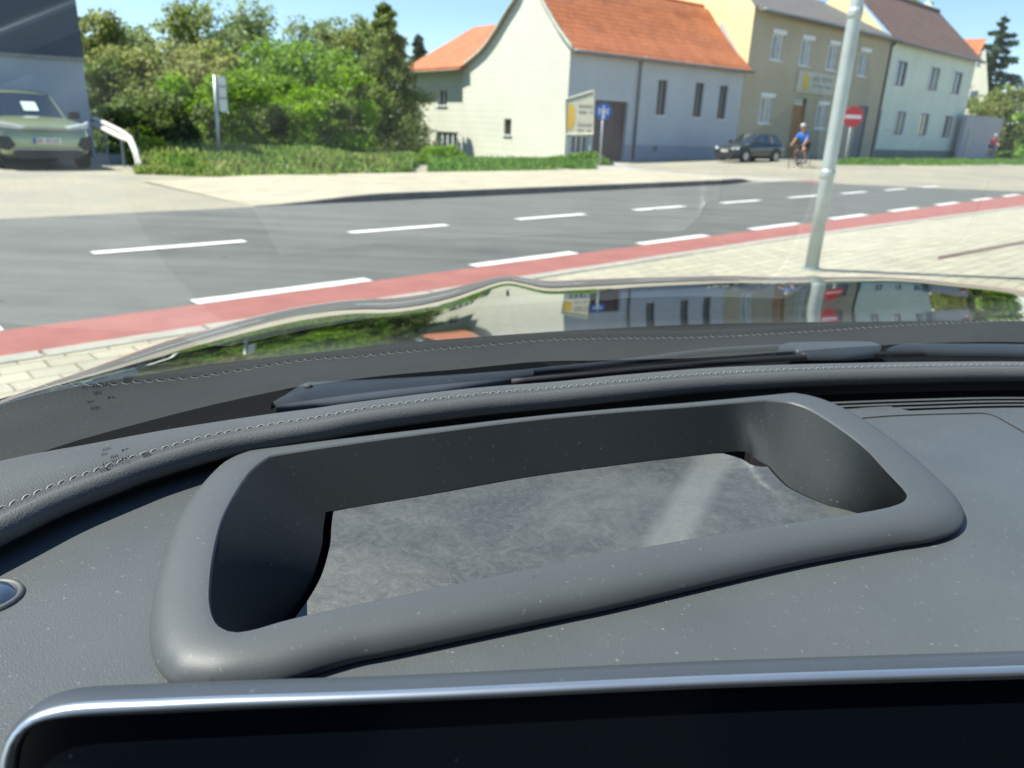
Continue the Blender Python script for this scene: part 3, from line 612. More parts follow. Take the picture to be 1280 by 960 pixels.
# blue round sign
Q = at(750.5, 203, 0); Q = np.array([*atY(750.5, 195, 30.)[:2], 0.])
qs = atY(754.3, 139.5, 30); t = thing('round_sign', 'round blue path sign with white figures on a grey pole before the garage door', 'sign', (qs[0], 30, -.05))
zc = qs[2]+.05; M['blue'] = mat('sign_blue', (.015, .12, .50), .4, .05); M['sign_white'] = mat('sign_white', (.8, .8, .8), .4, .03); M['sign_red'] = mat('sign_red', (.62, .02, .03), .4, .05)
b = MB(); b.tube([(0, .03, -.3), (0, .03, zc+.25)], .04, 10); b.build('pole', M['steel'], t, True)
b = MB(); b.disc((0, -.03, zc), (0, 1, 0), .31, 32, .02); pb_ = b.build('plate', M['blue'], t); b = MB()
b.disc((0, -.041, zc+.17), (0, 1, 0), .045, 14, .006); b.add([(x, -.046, zc+z) for x, z in ((-.05, .11), (.05, .11), (.09, -.02), (.05, -.04), (.06, -.26), (-.06, -.26), (-.05, -.04), (-.09, -.02))], [tuple(range(8))])
for a in (-.15, .15): b.disc((a, -.041, zc+.08), (0, 1, 0), .045, 12, .005); b.add([(a-.03, -.046, zc+.03), (a+.03, -.046, zc+.03), (a+.03, -.046, zc-.1), (a-.03, -.046, zc-.1)], [(0, 1, 2, 3)])
b.build('symbol', M['sign_white'], pb_)
# no entry sign
qs = atY(1066, 146, 36); bs = atY(1055.5, 206, 36); t = thing('no_entry_sign', 'round red no entry sign with white bar on a pole right of the lamp post', 'sign', (bs[0], 36, .05)); dx = qs[0]-bs[0]; zc = qs[2]-.05
b = MB(); b.tube([(0, .03, 0), (dx, .03, zc+.2)], .045, 10); b.build('pole', M['steel'], t, True)
b = MB(); b.disc((dx, -.03, zc), (0, 1, 0), .45, 36, .02); p_ = b.build('plate', M['sign_red'], t); b = MB(); b.box(dx-.36, dx+.36, -.05, -.041, zc-.075, zc+.075); b.build('bar', M['sign_white'], p_); 
# sign seen from the back, left
tp = atY(268.5, 94, 22); bt = atY(273.5, 200, 22); t = thing('road_sign', 'grey road sign seen edge on from behind, standing in the grass verge', 'sign', (bt[0], 22, 0)); dx = tp[0]-bt[0]; zt = tp[2]
b = MB(); b.tube([(0, 0, -.2), (dx, 0, zt)], .05, 10); b.build('pole', M['steel'], t, True)
b = MB(); rz_ = R(62); b.box(-.02, .3, -.012, .012, zt-.95, zt-.02); o = b.build('plate', M['sign_white'], t, bevel=.005); o.location = (dx+.06, .05, 0); o.rotation_euler = (0, 0, R(72))
b = MB(); b.box(-.01, .25, -.03, -.013, zt-.6, zt-.56); b.box(-.01, .25, -.03, -.013, zt-.3, zt-.26); b.build('bracket', M['metal_grey'], o)
# billboard
Fb = Face(atY(707.5, 146, 31.5), atY(742.5, 141, 31.0)); t = thing('billboard', 'cream sign board with yellow disc on posts at the gable corner', 'sign', (*Fb.A, 0), Fb.rz)
c = [Fb.front(*p) for p in ((707.5, 168), (741.6, 167.5), (742.6, 113.5), (707.3, 124))]
b = MB(); b.add([(x, 0, z) for x, z in c]+[(x, .06, z) for x, z in c], [(0, 1, 2, 3), (7, 6, 5, 4), (0, 4, 5, 1), (1, 5, 6, 2), (2, 6, 7, 3), (3, 7, 4, 0)]); bd_ = b.build('board', mat('board_cream', (.58, .55, .43), .6), t, fixn=True)
b = MB(); 
for k in range(4):
    (x0, z0), (x1, z1) = c[k], c[(k+1) % 4]; b.tube([(x0, -.01, z0), (x1, -.01, z1)], .03, 6)
b.build('frame', mat('board_frame', (.62, .60, .45), .6), bd_)
b = MB(); cx, cz = c[0][0]+.16, (c[0][1]+c[3][1])/2; rows_ = [(cx+max(-.13, math.cos(a)*.2), -.006, cz+math.sin(a)*.5) for a in np.linspace(0, 6.283, 28, endpoint=False)]; b.add(rows_, [tuple(range(28))]); b.build('emblem', mat('emblem_orange', (.68, .42, .05), .6), bd_)
b = MB(); rs = random.Random(9); wB = c[1][0]-c[0][0]
for z_, n_, h_ in ((cz+.42, 8, .11), (cz+.2, 10, .10), (cz-.28, 7, .1), (cz-.48, 6, .08)): letters(b, c[0][0]+wB*.42, c[0][0]+wB*.93, z_-h_/2, z_+h_/2, -.004, n_, rs)
b.build('lettering', mat('board_ink', (.33, .30, .26), .6), bd_)
for x in (.1, wB-.1): b = MB(); b.box(x-.04, x+.04, .07, .15, -.5, c[2][1]-.4); b.build('post', M['steel'], t)
# metal railing
pts = [atY(117, 152, 20.8), atY(131, 158, 20.2), atY(163, 174, 18.9), atY(169, 188, 18.6), atY(177, 216, 18.3)]
M['rail'] = mat('rail_zinc', (.74, .72, .65), .5, .1, 4, metal=0)
t = thing('guard_rail', 'bent pale metal guard rail beside the green car, its end sloping to the ground', 'guard rail', (pts[-1][0], pts[-1][1], 0)); o_ = np.array([pts[-1][0], pts[-1][1], 0])
b = MB(); pp_ = np.array([p-o_ for p in pts]); sl2 = np.r_[0, np.cumsum(np.linalg.norm(np.diff(pp_, axis=0), axis=1))]; P_ = np.stack([np.interp(np.linspace(0, sl2[-1], 26), sl2, pp_[:, j]) for j in range(3)], 1); rows_ = []
for i, p in enumerate(P_):
    d = P_[min(i+1, 25)]-P_[max(i-1, 0)]; d /= np.linalg.norm(d); up = np.cross(d, np.array([.3, -1, 0])); up /= np.linalg.norm(up); up *= -1 if up[2] < 0 and i < 14 else 1
    if i and np.dot(up, prev) < 0: up = -up
    prev = up; nn = np.cross(d, up); tp_ = 1-.5*sstep(13, 20, i); rows_.append([p+up*a*tp_+nn*c_ for a, c_ in ((-.125, 0), (-.10, .05), (-.06, .05), (-.02, 0), (.02, 0), (.06, .05), (.10, .05), (.125, 0))])
b.grid(rows_); o = b.build('beam', M['rail'], t, True); o.modifiers.new('solid', 'SOLIDIFY').thickness = .012
for i in (3, 11):
    p = P_[i]; b = MB(); b.box(p[0]+.05, p[0]+.10, p[1]+.05, p[1]+.10, 0, p[2]); b.build('post', M['steel'], t)

# ================================================================ CARS
M['tyre'] = mat('tyre', (.02, .02, .02), .8, .2, 10); M['rim'] = mat('alloy', (.35, .36, .37), .3, .05, metal=.8); M['black_plastic'] = mat('black_plastic', (.02, .021, .023), .5, .1)
M['car_glass'] = mat('car_glass', (.02, .03, .035), .04, 0, spec=1.0, coat=1.0); M['lamp'] = mat('headlamp', (.62, .66, .68), .1, .1, 20, coat=1)
M['plate'] = mat('number_plate', (.70, .70, .66), .5, .03); M['eu_blue'] = mat('plate_blue', (.02, .06, .35), .5, 0)
def paint(name, col): return mat(name, col, .3, .04, metal=.35, coat=1.0)
def car(name, label, loc, rz, sc, L, W_, Hh, pnt, suv):
    t = thing(name, label, 'car', loc, rz, None, sc); hw = W_/2; zb = .24 if suv else .18
    hood = .66*Hh if suv else .60*Hh; belt = .64*Hh
    # body: rings along the length, x forward
    st = [(L/2, .46, .60, .72), (L/2-.05, zb+.08, hood-.24, .86), (L/2-.22, zb, hood-.14, .955), (L/2-.6, zb, hood-.06, .99), (L*.26, zb, hood, 1.), (L*.17, zb, belt, 1.), (-L*.1, zb, belt+.02, 1.), (-L*.34, zb, belt+.03, .99), (-L/2+.25, zb+.03, belt+.02, .95), (-L/2+.04, zb+.12, belt-.06, .88), (-L/2, .5, belt-.2, .78)]
    rows = []
    for x, z0, z1, k in st:
        w_ = hw*k; zm = z0+(z1-z0)*.55; half = [(0, z0), (w_*.8, z0), (w_*.97, z0+(z1-z0)*.12), (w_, zm), (w_*.985, z1-(z1-z0)*.2), (w_*.93, z1-(z1-z0)*.05), (w_*.7, z1+.01), (0, z1+.04)]
        rows.append([(x, y, z) for y, z in half]+[(x, -y, z) for y, z in half[-2:0:-1]])
    b = MB(); b.grid(rows, True); n = len(rows[0]); b.f.append(tuple(range(n))); b.f.append(tuple(range((len(rows)-1)*n, len(rows)*n))[::-1]); b.mi += [0, 0]
    body = b.build('body', pnt, t, True, subd=2, fixn=True)
    # cabin
    xw0, xw1, xr1, xr0 = L*.20, L*.02, -L*.33, -L*.46 if suv else -L*.47; wb = hw*.93; wt = hw*.70; zb2 = belt-.06
    zt = Hh
    def ring(x, w_, z): return (x, w_, z)
    cab = [[(xw0, wb*.9, zb2), (xw1, wt, zt-.06), (-L*.12, wt, zt), (xr1, wt*.97, zt-.05), (xr0, wb*.85, zb2)]]
    b = MB(); prof = cab[0]; cols = []
    for k in (-1, -.6, 0, .6, 1): cols.append([(x, y*k, z+(.03 if i in (1, 2, 3) else .0)*(1-k*k)) for i, (x, y, z) in enumerate(prof)])
    b.grid(cols)
    side = lambda s: b.add([(x, s*y, z) for x, y, z in prof], [(0, 1, 2, 3, 4)])
    side(1); side(-1); b.build('cabin', pnt, t, True, fixn=True)
    e = .012
    def panel(nm, pts, m=None, off=(0, 0, 0)):
        q = MB(); q.add([(p[0]+off[0], p[1]+off[1], p[2]+off[2]) for p in pts], [tuple(range(len(pts)))]); return q.build(nm, m or M['car_glass'], t)
    A_, B_ = Vector((xw0, wb*.9, zb2)), Vector((xw1, wt, zt-.06)); f = lambda k, s, u=.93: (A_.x+(B_.x-A_.x)*k+.02, s*(A_.y+(B_.y-A_.y)*k)*u, A_.z+(B_.z-A_.z)*k+.02)
    m_ = MB(); m_.grid([[Vector(f(k, 1))*(1) if s == 1 else Vector((f(k, 1)[0], f(k, 1)[1]*s, f(k, 1)[2]+.03*k*(1-s*s))) for s in (-1, -.6, 0, .6, 1)] for k in (.06, .5, .93)]); ws = m_.build('windshield', M['car_glass'], t, True)
    A2_, B2_ = Vector((xr0, wb*.85, zb2)), Vector((xr1, wt*.97, zt-.05)); panel('rear_window', [(A2_.x+(B2_.x-A2_.x)*k-.02, s*(A2_.y+(B2_.y-A2_.y)*k)*.88, A2_.z+(B2_.z-A2_.z)*k+.02) for k, s in ((.25, -1), (.25, 1), (.92, 1), (.92, -1))])
    for s in (1, -1):
        def sp(x, k): # point on side, k up
            return (x, s*((wb*.9+(wt-wb*.9)*k)+.012), zb2+(zt-.05-zb2)*k)
        panel('side_window', [sp(xw0-.32, .16), sp(-L*.085, .16), sp(-L*.085, .9), sp(xw1-.1, .9)]); panel('side_window', [sp(-L*.11, .16), sp(xr1-.1, .2), sp(xr1+.05, .88), sp(-L*.11, .9)])
        q = MB(); q.box(L*.13, L*.13+.12, s*(hw*.93) if s > 0 else -hw-.17, hw+.17 if s > 0 else -hw*.93, belt+.0, belt+.16); q.build('side_mirror', M['black_plastic'], t, bevel=.03)
        for x in (L*.315, -L*.30):
            r_ = .34 if suv else .31; q = MB(); q.disc((x, s*(hw-.10), r_), (0, 1, 0), r_, 28, .22); wh = q.build('wheel', M['tyre'], t, bevel=.02)
            q = MB(); q.disc((x, s*(hw+.005), r_), (0, 1, 0), r_*.62, 24, .03)
            q.build('rim', M['rim'], wh)
            q = MB(); n_ = 20; ro = r_+.11; q.grid([[(x+math.cos(a)*rr_, s*(hw+.012 if rr_ > r_ else hw+.004), r_+math.sin(a)*rr_) for rr_ in (r_-.0, ro)] for a in np.linspace(-.25, math.pi+.25, n_)]); q.build('wheel_arch', M['black_plastic'], t)
        # headlight
        zq = hood-.17; q = MB(); x1 = L/2-.10
        if suv: q.add([(x1+.055, s*hw*.42, zq-.02), (x1-.03, s*hw*.86, zq+.06), (x1-.16, s*hw*.965, zq+.10), (x1-.10, s*hw*.93, zq-.03), (x1+.045, s*hw*.45, zq-.07)], [(0, 1, 2, 3, 4)])
        else: q.add([(x1+.06, s*hw*.52, zq-.03), (x1-.02, s*hw*.80, zq+.05), (x1-.15, s*hw*.955, zq+.03), (x1-.02, s*hw*.90, zq-.12), (x1+.06, s*hw*.56, zq-.13)], [(0, 1, 2, 3, 4)])
        ob = q.build('headlight', M['lamp'], t, fixn=True); md = ob.modifiers.new('solid', 'SOLIDIFY'); md.thickness = .06; md.offset = 0
    xf = L/2
    q = MB(); q.box(xf-.12, xf+.012, -hw*.40, hw*.40, hood-.245, hood-.20); q.build('trim_bar', M['rim'], t, bevel=.01)
    q = MB(); q.add([(xf+.014, y, z) for y, z in ((-.60*hw, zb+.0), (.60*hw, zb+.0), (.70*hw, zb+.10), (.62*hw, zb+.15), (-.62*hw, zb+.15), (-.70*hw, zb+.10))], [tuple(range(6))]); o = q.build('grille', M['black_plastic'], t); md = o.modifiers.new('solid', 'SOLIDIFY'); md.thickness = .1; md.offset = 0
    for s in (1, -1):
        q = MB(); q.add([(xf-.02-.1*(abs(y) > .85), s*y*hw, z) for y, z in ((.62, zb+.27), (.72, zb+.43), (.93, zb+.46), (.95, zb+.2), (.78, zb+.16))], [tuple(range(5))]); o = q.build('air_intake', M['black_plastic'], t); md = o.modifiers.new('solid', 'SOLIDIFY'); md.thickness = .12; md.offset = 0
    q = MB(); q.box(xf-.02, xf+.03, -.70*hw, .70*hw, zb+.165, zb+.205); q.build('bumper_lip', M['rim'] if suv else M['black_plastic'], t, bevel=.01)
    zp = zb+.36; q = MB(); q.box(xf-.05, xf+.035, -.26, .26, zp-.058, zp+.058); pl_ = q.build('number_plate', M['plate'], t); q = MB(); q.box(xf+.03, xf+.038, -.26, -.215, zp-.056, zp+.056); q.build('plate_band', M['eu_blue'], pl_)
    q = MB(); rs = random.Random(len(name)+int(L*10))
    for k in range(8):
        if k == 2: continue
        y0 = -.19+k*.054; q.box(xf+.036, xf+.0385, y0, y0+.012, zp-.035, zp+.035); 
        if rs.random() < .7: q.box(xf+.036, xf+.0388, y0+.004, y0+.035, zp+.022, zp+.034)
        if rs.random() < .6: q.box(xf+.036, xf+.0388, y0+.004, y0+.035, zp-.034, zp-.022)
        if rs.random() < .6: q.box(xf+.036, xf+.0391, y0+.028, y0+.04, zp-.03, zp+.03)
    q.build('plate_lettering', mat('plate_ink', (.25, .10, .10) if suv else (.05, .05, .05), .6), pl_)
    return t, ws, f
gx = atY(52, 160, 19.6)
t, ws, f = car('suv', 'sage green suv facing the road in front of the grey building', (-12.55, 19.5, 0), R(-46), 1.08, 4.4, 1.86, 1.62, paint('sage_paint', (.30, .37, .22)), True)
q = MB(); s0 = Vector(f(.30, 1)); s1 = Vector(f(.62, 1)); o_ = Vector((.014, 0, .018)); q.add([Vector((s0.x, -.02, s0.z))+o_, Vector((s0.x, .27, s0.z))+o_, Vector((s1.x, .27, s1.z))+o_, Vector((s1.x, -.02, s1.z))+o_], [(0, 1, 2, 3)]); q.build('paper_card', mat('paper', (.62, .8, .72), .6), ws)
hx = atY(933, 180, 36.5)
car('hatchback', 'dark blue green hatchback parked by the white house, sun glinting on its hood', (hx[0]+.1, 36.2, terr(hx[0], 36)), R(214), .86, 3.95, 1.68, 1.46, paint('dark_teal_paint', (.02, .035, .04)), False)

# ================================================================ CYCLISTS
M['skin'] = mat('skin', (.50, .27, .18), .6, .08); M['short'] = mat('black_cloth', (.02, .02, .025), .8, .2); M['helmet'] = mat('helmet_white', (.55, .57, .58), .4, .1)
def skin_mesh(name, m, nodes, edges, parent, sub=2):
    me = bpy.data.meshes.new(name); me.from_pydata([n[0] for n in nodes], edges, []); me.materials.append(m)
    o = link(bpy.data.objects.new(name, me), parent); sk = o.modifiers.new('skin', 'SKIN'); sk.use_smooth_shade = True
    me.skin_vertices.new() if not me.skin_vertices else None
    for i, n in enumerate(nodes):
        r_ = n[1] if hasattr(n[1], '__len__') else (n[1], n[1]); me.skin_vertices[0].data[i].radius = r_
    me.skin_vertices[0].data[0].use_root = True
    s = o.modifiers.new('sub', 'SUBSURF'); s.levels = s.render_levels = sub; return o
def cyclist(bl, pl_, loc, rz, shirt, sc=1.0):
    # rider faces +x; bicycle under
    bk = thing('bicycle', bl, 'bicycle', loc, rz, None, sc); fm = mat('bike_frame', (.03, .03, .035), .35, .05, coat=.6)
    for x in (.52, -.52):
        b = MB(); n = 36; R_ = .335; b.tube([(x+math.cos(a)*R_, 0, .35+math.sin(a)*R_) for a in np.linspace(0, 2*math.pi, n+1)], .018, 8, False); wh = b.build('wheel', M['tyre'], bk, True)
        b = MB(); b.tube([(x+math.cos(a)*.315, 0, .35+math.sin(a)*.315) for a in np.linspace(0, 2*math.pi, n+1)], .009, 6, False); b.disc((x, 0, .35), (0, 1, 0), .025, 12, .08)
        for k in range(14): a = k*2*math.pi/14; b.tube([(x, .02*(-1)**k, .35), (x+math.cos(a)*.315, 0, .35+math.sin(a)*.315)], .0015, 3, False)
        b.build('rim', M['rim'], wh)
    b = MB(); S = (-.18, 0, .86); Hd = (.38, 0, .88); BB = (-.06, 0, .30)
    for a, c, r_ in ((S, BB, .016), (S, Hd, .016), (BB, (.41, 0, .78), .02), (BB, (-.52, .04, .35), .01), (BB, (-.52, -.04, .35), .01), (S, (-.52, .04, .35), .009), (S, (-.52, -.04, .35), .009), (Hd, (.42, 0, .76), .022)): b.tube([a, c], r_, 8)
    b.build('frame', fm, bk, True); b = MB(); b.tube([(.42, .04, .76), (.45, .05, .7), (.52, .05, .35)], .012, 8); b.tube([(.42, -.04, .76), (.45, -.05, .7), (.52, -.05, .35)], .012, 8); b.build('fork', fm, bk, True)
    b = MB(); b.tube([(.38, 0, .86), (.36, 0, .97), (.42, 0, 1.0)], .013, 8); b.tube([(.40, -.27, 1.02), (.42, -.1, 1.0), (.42, .1, 1.0), (.40, .27, 1.02)], .012, 8); b.build('handlebar', fm, bk, True)
    b = MB(); b.tube([S, (-.21, 0, .97)], .013, 8); b.build('seat_post', fm, bk); b = MB(); b.tube([(-.33, 0, .985), (-.24, 0, .99), (-.08, 0, .98)], [.07, .06, .02], 10); b.build('saddle', M['short'], bk, True)
    b = MB(); b.disc((-.06, -.06, .30), (0, 1, 0), .09, 20, .006); b.tube([(-.06, -.08, .3), (.08, -.09, .2)], .01, 6); b.tube([(-.06, .08, .3), (-.2, .09, .40)], .01, 6); b.build('crank', M['rim'], bk)
    b = MB(); b.box(.03, .13, -.16, -.08, .185, .21); b.box(-.25, -.15, .08, .16, .39, .415); b.build('pedal', M['short'], bk)
    p = thing('person', pl_, 'person', loc, rz, None, sc)
    hp = (-.22, 0, 1.03)
    nd = [(hp, (.12, .15)), ((-.14, 0, 1.18), (.11, .14)), ((-.04, 0, 1.33), (.12, .16)), ((.03, 0, 1.45), (.10, .15)), ((.09, 0, 1.53), .06), ((.12, 0, 1.58), .058), ((.15, 0, 1.65), (.088, .078)), ((.165, 0, 1.74), (.095, .082)), ((.16, 0, 1.80), (.06, .055))]
    ed = [(i, i+1) for i in range(8)]
    def limb(start, pts):
        q = start
        for c, r_ in pts: nd.append((c, r_)); ed.append((q, len(nd)-1)); q = len(nd)-1
        return q
    for s, kn, an, toe in ((-1, (.20, -.13, .78), (.05, -.12, .27), (.16, -.13, .22)), (1, (.14, .13, .88), (-.20, .12, .47), (-.10, .13, .43))):
        limb(0, [((-.19, s*.10, 1.0), .09), (((-.19+kn[0])/2, s*.115, (1.0+kn[2])/2), .078), (kn, .058), (((kn[0]+an[0])/2-.02, s*.12, (kn[2]+an[2])/2+.03), .05), (an, .036), (toe, .035)])
        w_ = limb(3, [((.04, s*.17, 1.45), .058), ((.16, s*.235, 1.27), .042), ((.25, s*.25, 1.17), .037), ((.36, s*.25, 1.07), .027), ((.395, s*.25, 1.05), (.03, .022))])
        for k, ln in enumerate((.055, .06, .055, .045)):
            y = s*(.222+k*.019); limb(w_, [((.425, y, 1.045), .009), ((.44, y, 1.02), .008), ((.425, y, .998), .007)])
        limb(w_, [((.395, s*.215, 1.03), .010), ((.405, s*.205, 1.005), .008)])
    skin_mesh('body', M['skin'], nd, ed, p)
    # face
    b = MB(); 
    for s in (1, -1): b.disc((.243, s*.032, 1.735), (1, 0, .0), .014, 10, .01)
    b.build('eye', M['sign_white'], p); b = MB(); b.tube([(.245, 0, 1.74), (.268, 0, 1.70), (.245, 0, 1.69)], [.008, .014, .01], 6); b.build('nose', M['skin'], p, True)
    b = MB(); b.tube([(.236, -.025, 1.66), (.242, 0, 1.657), (.236, .025, 1.66)], .006, 5); b.build('mouth', mat('lips', (.4, .15, .12), .6), p)
    jn = [((-.21, 0, 1.05), (.13, .165)), ((-.14, 0, 1.18), (.12, .155)), ((-.04, 0, 1.33), (.133, .178)), ((.03, 0, 1.45), (.112, .165)), ((.08, 0, 1.52), .066)]; je = [(0, 1), (1, 2), (2, 3), (3, 4)]
    for s in (1, -1): jn += [((.04, s*.175, 1.45), .07), ((.11, s*.215, 1.35), .06), ((.155, s*.233, 1.28), .055)]; k = len(jn)-3; je += [(3, k), (k, k+1), (k+1, k+2)]
    skin_mesh('jersey', shirt, jn, je, p)
    sn = [((-.22, 0, 1.03), (.13, .165))]; se = []
    for s, kn in ((-1, (.20, -.13, .78)), (1, (.14, .13, .88))):
        sn += [((-.19, s*.10, 1.0), .10), ((-.02, s*.115, (1.0+kn[2])/2+.01), .088), ((.07, s*.12, kn[2]+.07), .078)]; k = len(sn)-3; se += [(0, k), (k, k+1), (k+1, k+2)]
    skin_mesh('shorts', M['short'], sn, se, p)
    b = MB(); rows_ = []
    for i in range(7):
        a = math.pi/2*i/6; rows_.append([(.155+math.cos(c_)*math.cos(a)*.13, math.sin(c_)*math.cos(a)*.10, 1.765+math.sin(a)*.105) for c_ in np.linspace(0, 2*math.pi, 20, endpoint=False)])
    b.grid(rows_, True); b.build('helmet', M['helmet'], p, True)
    for an_, (ax, az, s) in (('shoe', (.11, .235, -1)), ('shoe', (-.15, .445, 1))):
        b = MB(); b.tube([(ax-.12, s*.12, az), (ax, s*.125, az+.01), (ax+.12, s*.13, az-.01)], [.035, .045, .03], 10); b.build('shoe', M['helmet'], p, True)
c1 = atY(1000, 200, 31.5)
cyclist('black bicycle under the rider in the blue shirt', 'cyclist in a bright blue shirt and pale helmet riding left of the lamp post', (c1[0], 31.5, .03), R(-138), mat('blue_jersey', (.02, .17, .62), .7, .1))
c2 = atY(1239.5, 188, 58)
cyclist('small distant bicycle under the rider in the red shirt', 'distant cyclist in a red shirt riding at the far right by the yard wall', (c2[0], 58, terr(c2[0], 58)), R(-100), mat('red_jersey', (.70, .05, .08), .7, .1))

# ================================================================ THE CAR THE PHOTO IS TAKEN FROM
CARZ = H
car_root = thing('car', 'car seen from inside, dark grey dashboard with head-up display well, glossy black hood ahead', 'car', (0, 0, 0))
PSI = R(22); CF = np.array([-math.sin(PSI), math.cos(PSI), 0]); CR = np.array([math.cos(PSI), math.sin(PSI), 0]); UP = np.array([0, 0, 1.])
ZT = H-.172; ZD = H-.190                       # pad top, dash top
def leather(name, col, grain=1000., gs=.5, rough=.55, dust=.5, dcol=(.42, .42, .40), spec=.5, stain=.12):
    m = bpy.data.materials.new(name); m.use_nodes = True; t = NT(m); p = t.n['Principled BSDF']; v = t.coord()
    vo = t.n.new('ShaderNodeTexVoronoi'); vo.inputs['Scale'].default_value = grain; t.link(v, vo.inputs['Vector'])
    n1 = t.noise(v, 9, 5, .6); n2 = t.noise(v, 380, 2, .5); n3 = t.noise(v, 55, 4)
    c = t.mix(t.ramp(n1, .3, .7), [x*(1-stain) for x in col], [x*(1+stain) for x in col])
    c = t.mix(t.ramp(t.noise(v, 420, 2, .5), .68, .80, 0, dust), c, dcol)
    vd = t.n.new('ShaderNodeTexVoronoi'); vd.inputs['Scale'].default_value = 120; t.link(v, vd.inputs['Vector'])
    c = t.mix(t.ramp(vd.outputs['Distance'], .012, .04, dust*.4, 0), c, dcol)
    t.link(c, p.inputs['Base Color']); p.inputs['Roughness'].default_value = rough; p.inputs['Specular IOR Level'].default_value = spec
    if gs: t.link(t.bump(vo.outputs['Distance'], gs, .0004, None), p.inputs['Normal'])
    return m
M['dash'] = leather('dash_skin', (.072, .080, .080), 1300, .28, .40, .35)
M['pad'] = leather('pad_leather', (.070, .075, .074), 1100, .4, .5, .2)
M['bezel'] = leather('bezel_plastic', (.062, .069, .072), 2600, .12, .52, .25, stain=.06)
M['well'] = leather('shaded_well_plastic', (.014, .018, .020), 2600, .12, .75, .15, spec=.3, stain=.05)  # same plastic as the bezel, with the recess shade darkened into its colour
M['black'] = mat('black_void', (.006, .006, .007), .7, 0); M['thread'] = mat('grey_thread', (.34, .36, .36), .7, .1, 50)
M['cowl'] = leather('cowl_plastic', (.005, .006, .0065), 900, .3, .8, .05, spec=.08)
def prof_curve(pts, z, n): return resample([g(x, y, z) for x, y in pts], n)
N = 260
far = [(-330, 700), (-150, 625), (0, 577), (125, 553), (219, 536), (331, 519), (400, 510), (444, 503.5), (587, 486), (700, 477), (791, 468), (926, 458), (1108, 453), (1280, 452), (1480, 455), (1800, 470)]
seam = [(-330, 800), (-150, 712), (0, 643), (62, 615), (134, 588), (187, 570), (281, 545), (400, 525), (469, 512.5), (587, 497.5), (700, 487.5), (791, 478.5), (890, 470), (1017, 463.5), (1150, 460), (1280, 458.5), (1480, 462), (1800, 479)]
bott = [(-330, 880), (-150, 780), (0, 693), (62, 662), (134, 632), (187, 611), (272, 586), (400, 560), (530, 540), (700, 520), (860, 507), (1017, 500), (1150, 495), (1280, 493), (1480, 497), (1800, 520)]
Fc = prof_curve(far, ZT, N); Sc = prof_curve(seam, ZT, N); Bc = prof_curve(bott, ZD+.001, N)
# match samples of the three curves by bearing, so rows run straight across
def by_bearing(curve, ref):
    a = np.arctan2(curve[:, 0], curve[:, 1]); r_ = np.arctan2(ref[:, 0], ref[:, 1]); o = np.argsort(a)
    return np.stack([np.interp(r_, a[o], curve[o, k]) for k in range(3)], 1)
Fm = by_bearing(Fc, Sc); Bm = by_bearing(Bc, Sc)
tg = np.gradient(Sc, axis=0); tg[:, 2] = 0; kk = np.hanning(41); kk /= kk.sum()
tg = np.stack([np.convolve(np.pad(tg[:, j], 20, mode='edge'), kk, 'valid') for j in range(3)], 1); tg /= np.linalg.norm(tg, axis=1)[:, None]
tw = np.stack([tg[:, 1], -tg[:, 0], 0*tg[:, 0]], 1)          # square to the seam, towards the driver
rows = [Fm-tw*.03-UP*.012, Fm-tw*.006-UP*.002, Fm, Fm*.5+Sc*.5+UP*.0008, Sc-tw*.0016+UP*.0006, Sc-UP*.0011, Sc+tw*.0016+UP*.0004]
P0 = Sc+tw*.0016+UP*.0004; 
for f_ in np.linspace(.12, 1, 14):     # roll over and tuck back under
    a = f_*R(118); cx = .0072
    rows.append(np.where(True, P0+tw*(math.sin(a)*cx)*1.0+UP*((math.cos(a)-1)*cx), 0))
rows.append(rows[-1]-tw*.012-UP*.001); rows.append(rows[-1]*[1, 1, 0]+UP*(ZD-.004))
b = MB(); b.grid([[tuple(p) for p in r] for r in rows], flip=True); pad = b.build('dash_pad', M['pad'], car_root, True)
# stitches: a zig-zag thread lying on the pad beyond the seam
b = MB(); s_ = np.r_[0, np.cumsum(np.linalg.norm(np.diff(Sc, axis=0), axis=1))]; pit = .0058; k = 0
d_s = lambda q: np.array([np.interp(q, s_, Sc[:, j]) for j in range(3)]); w_s = lambda q: np.array([np.interp(q, s_, tw[:, j]) for j in range(3)])
for k in range(int(s_[-1]/pit)-1):
    q = k*pit; jt = rng.uniform(-.0004, .0004); q = q+jt*1.5; a = d_s(q)-w_s(q)*(.0028+jt)+UP*.0009; c = d_s(q+pit*.72)-w_s(q+pit*.72)*.0046+UP*.0009; e_ = d_s(q+pit*.98)-w_s(q+pit*.98)*.0030+UP*.0006
    b.tube([a-UP*.0006, a*.6+c*.4+UP*.0003, c, e_-UP*.0006], [.0002, .0003, .0003, .0002], 5, False)
b.build('stitching', M['thread'], pad, True)
# painted shadow of the windscreen's certification print near the left end of the pad: short rows of small marks, rings and dashes
b = MB(); rs = random.Random(3)
def mark(x, y, w_, h_):                    # a small dark stroke of that painted shadow on the pad top
    c = [g(x+a, y+bb, ZT+.0012) for a, bb in ((0, 0), (w_, -w_*.35), (w_+h_*.2, h_-w_*.35), (h_*.2, h_))]; b.add(c, [(0, 1, 2, 3)])
for (x0, y0, n_, st, h_) in ((128, 561, 4, 2.6, 2.2), (127, 567, 3, 2.8, 2), (152, 562, 2, 5, 1.4), (138, 570, 4, 2.4, 3), (128, 579, 9, 4.0, 2.2), (133, 583.5, 8, 3.8, 2), (124, 586, 6, 3.2, 2.4)):
    for k in range(n_):
        x = x0+k*st; y = y0-k*st*.28; mark(x, y, st*.25, h_)
        if rs.random() < .7: mark(x, y, st*.6, .6)
        if rs.random() < .6: mark(x, y+h_*.5, st*.55, .5)
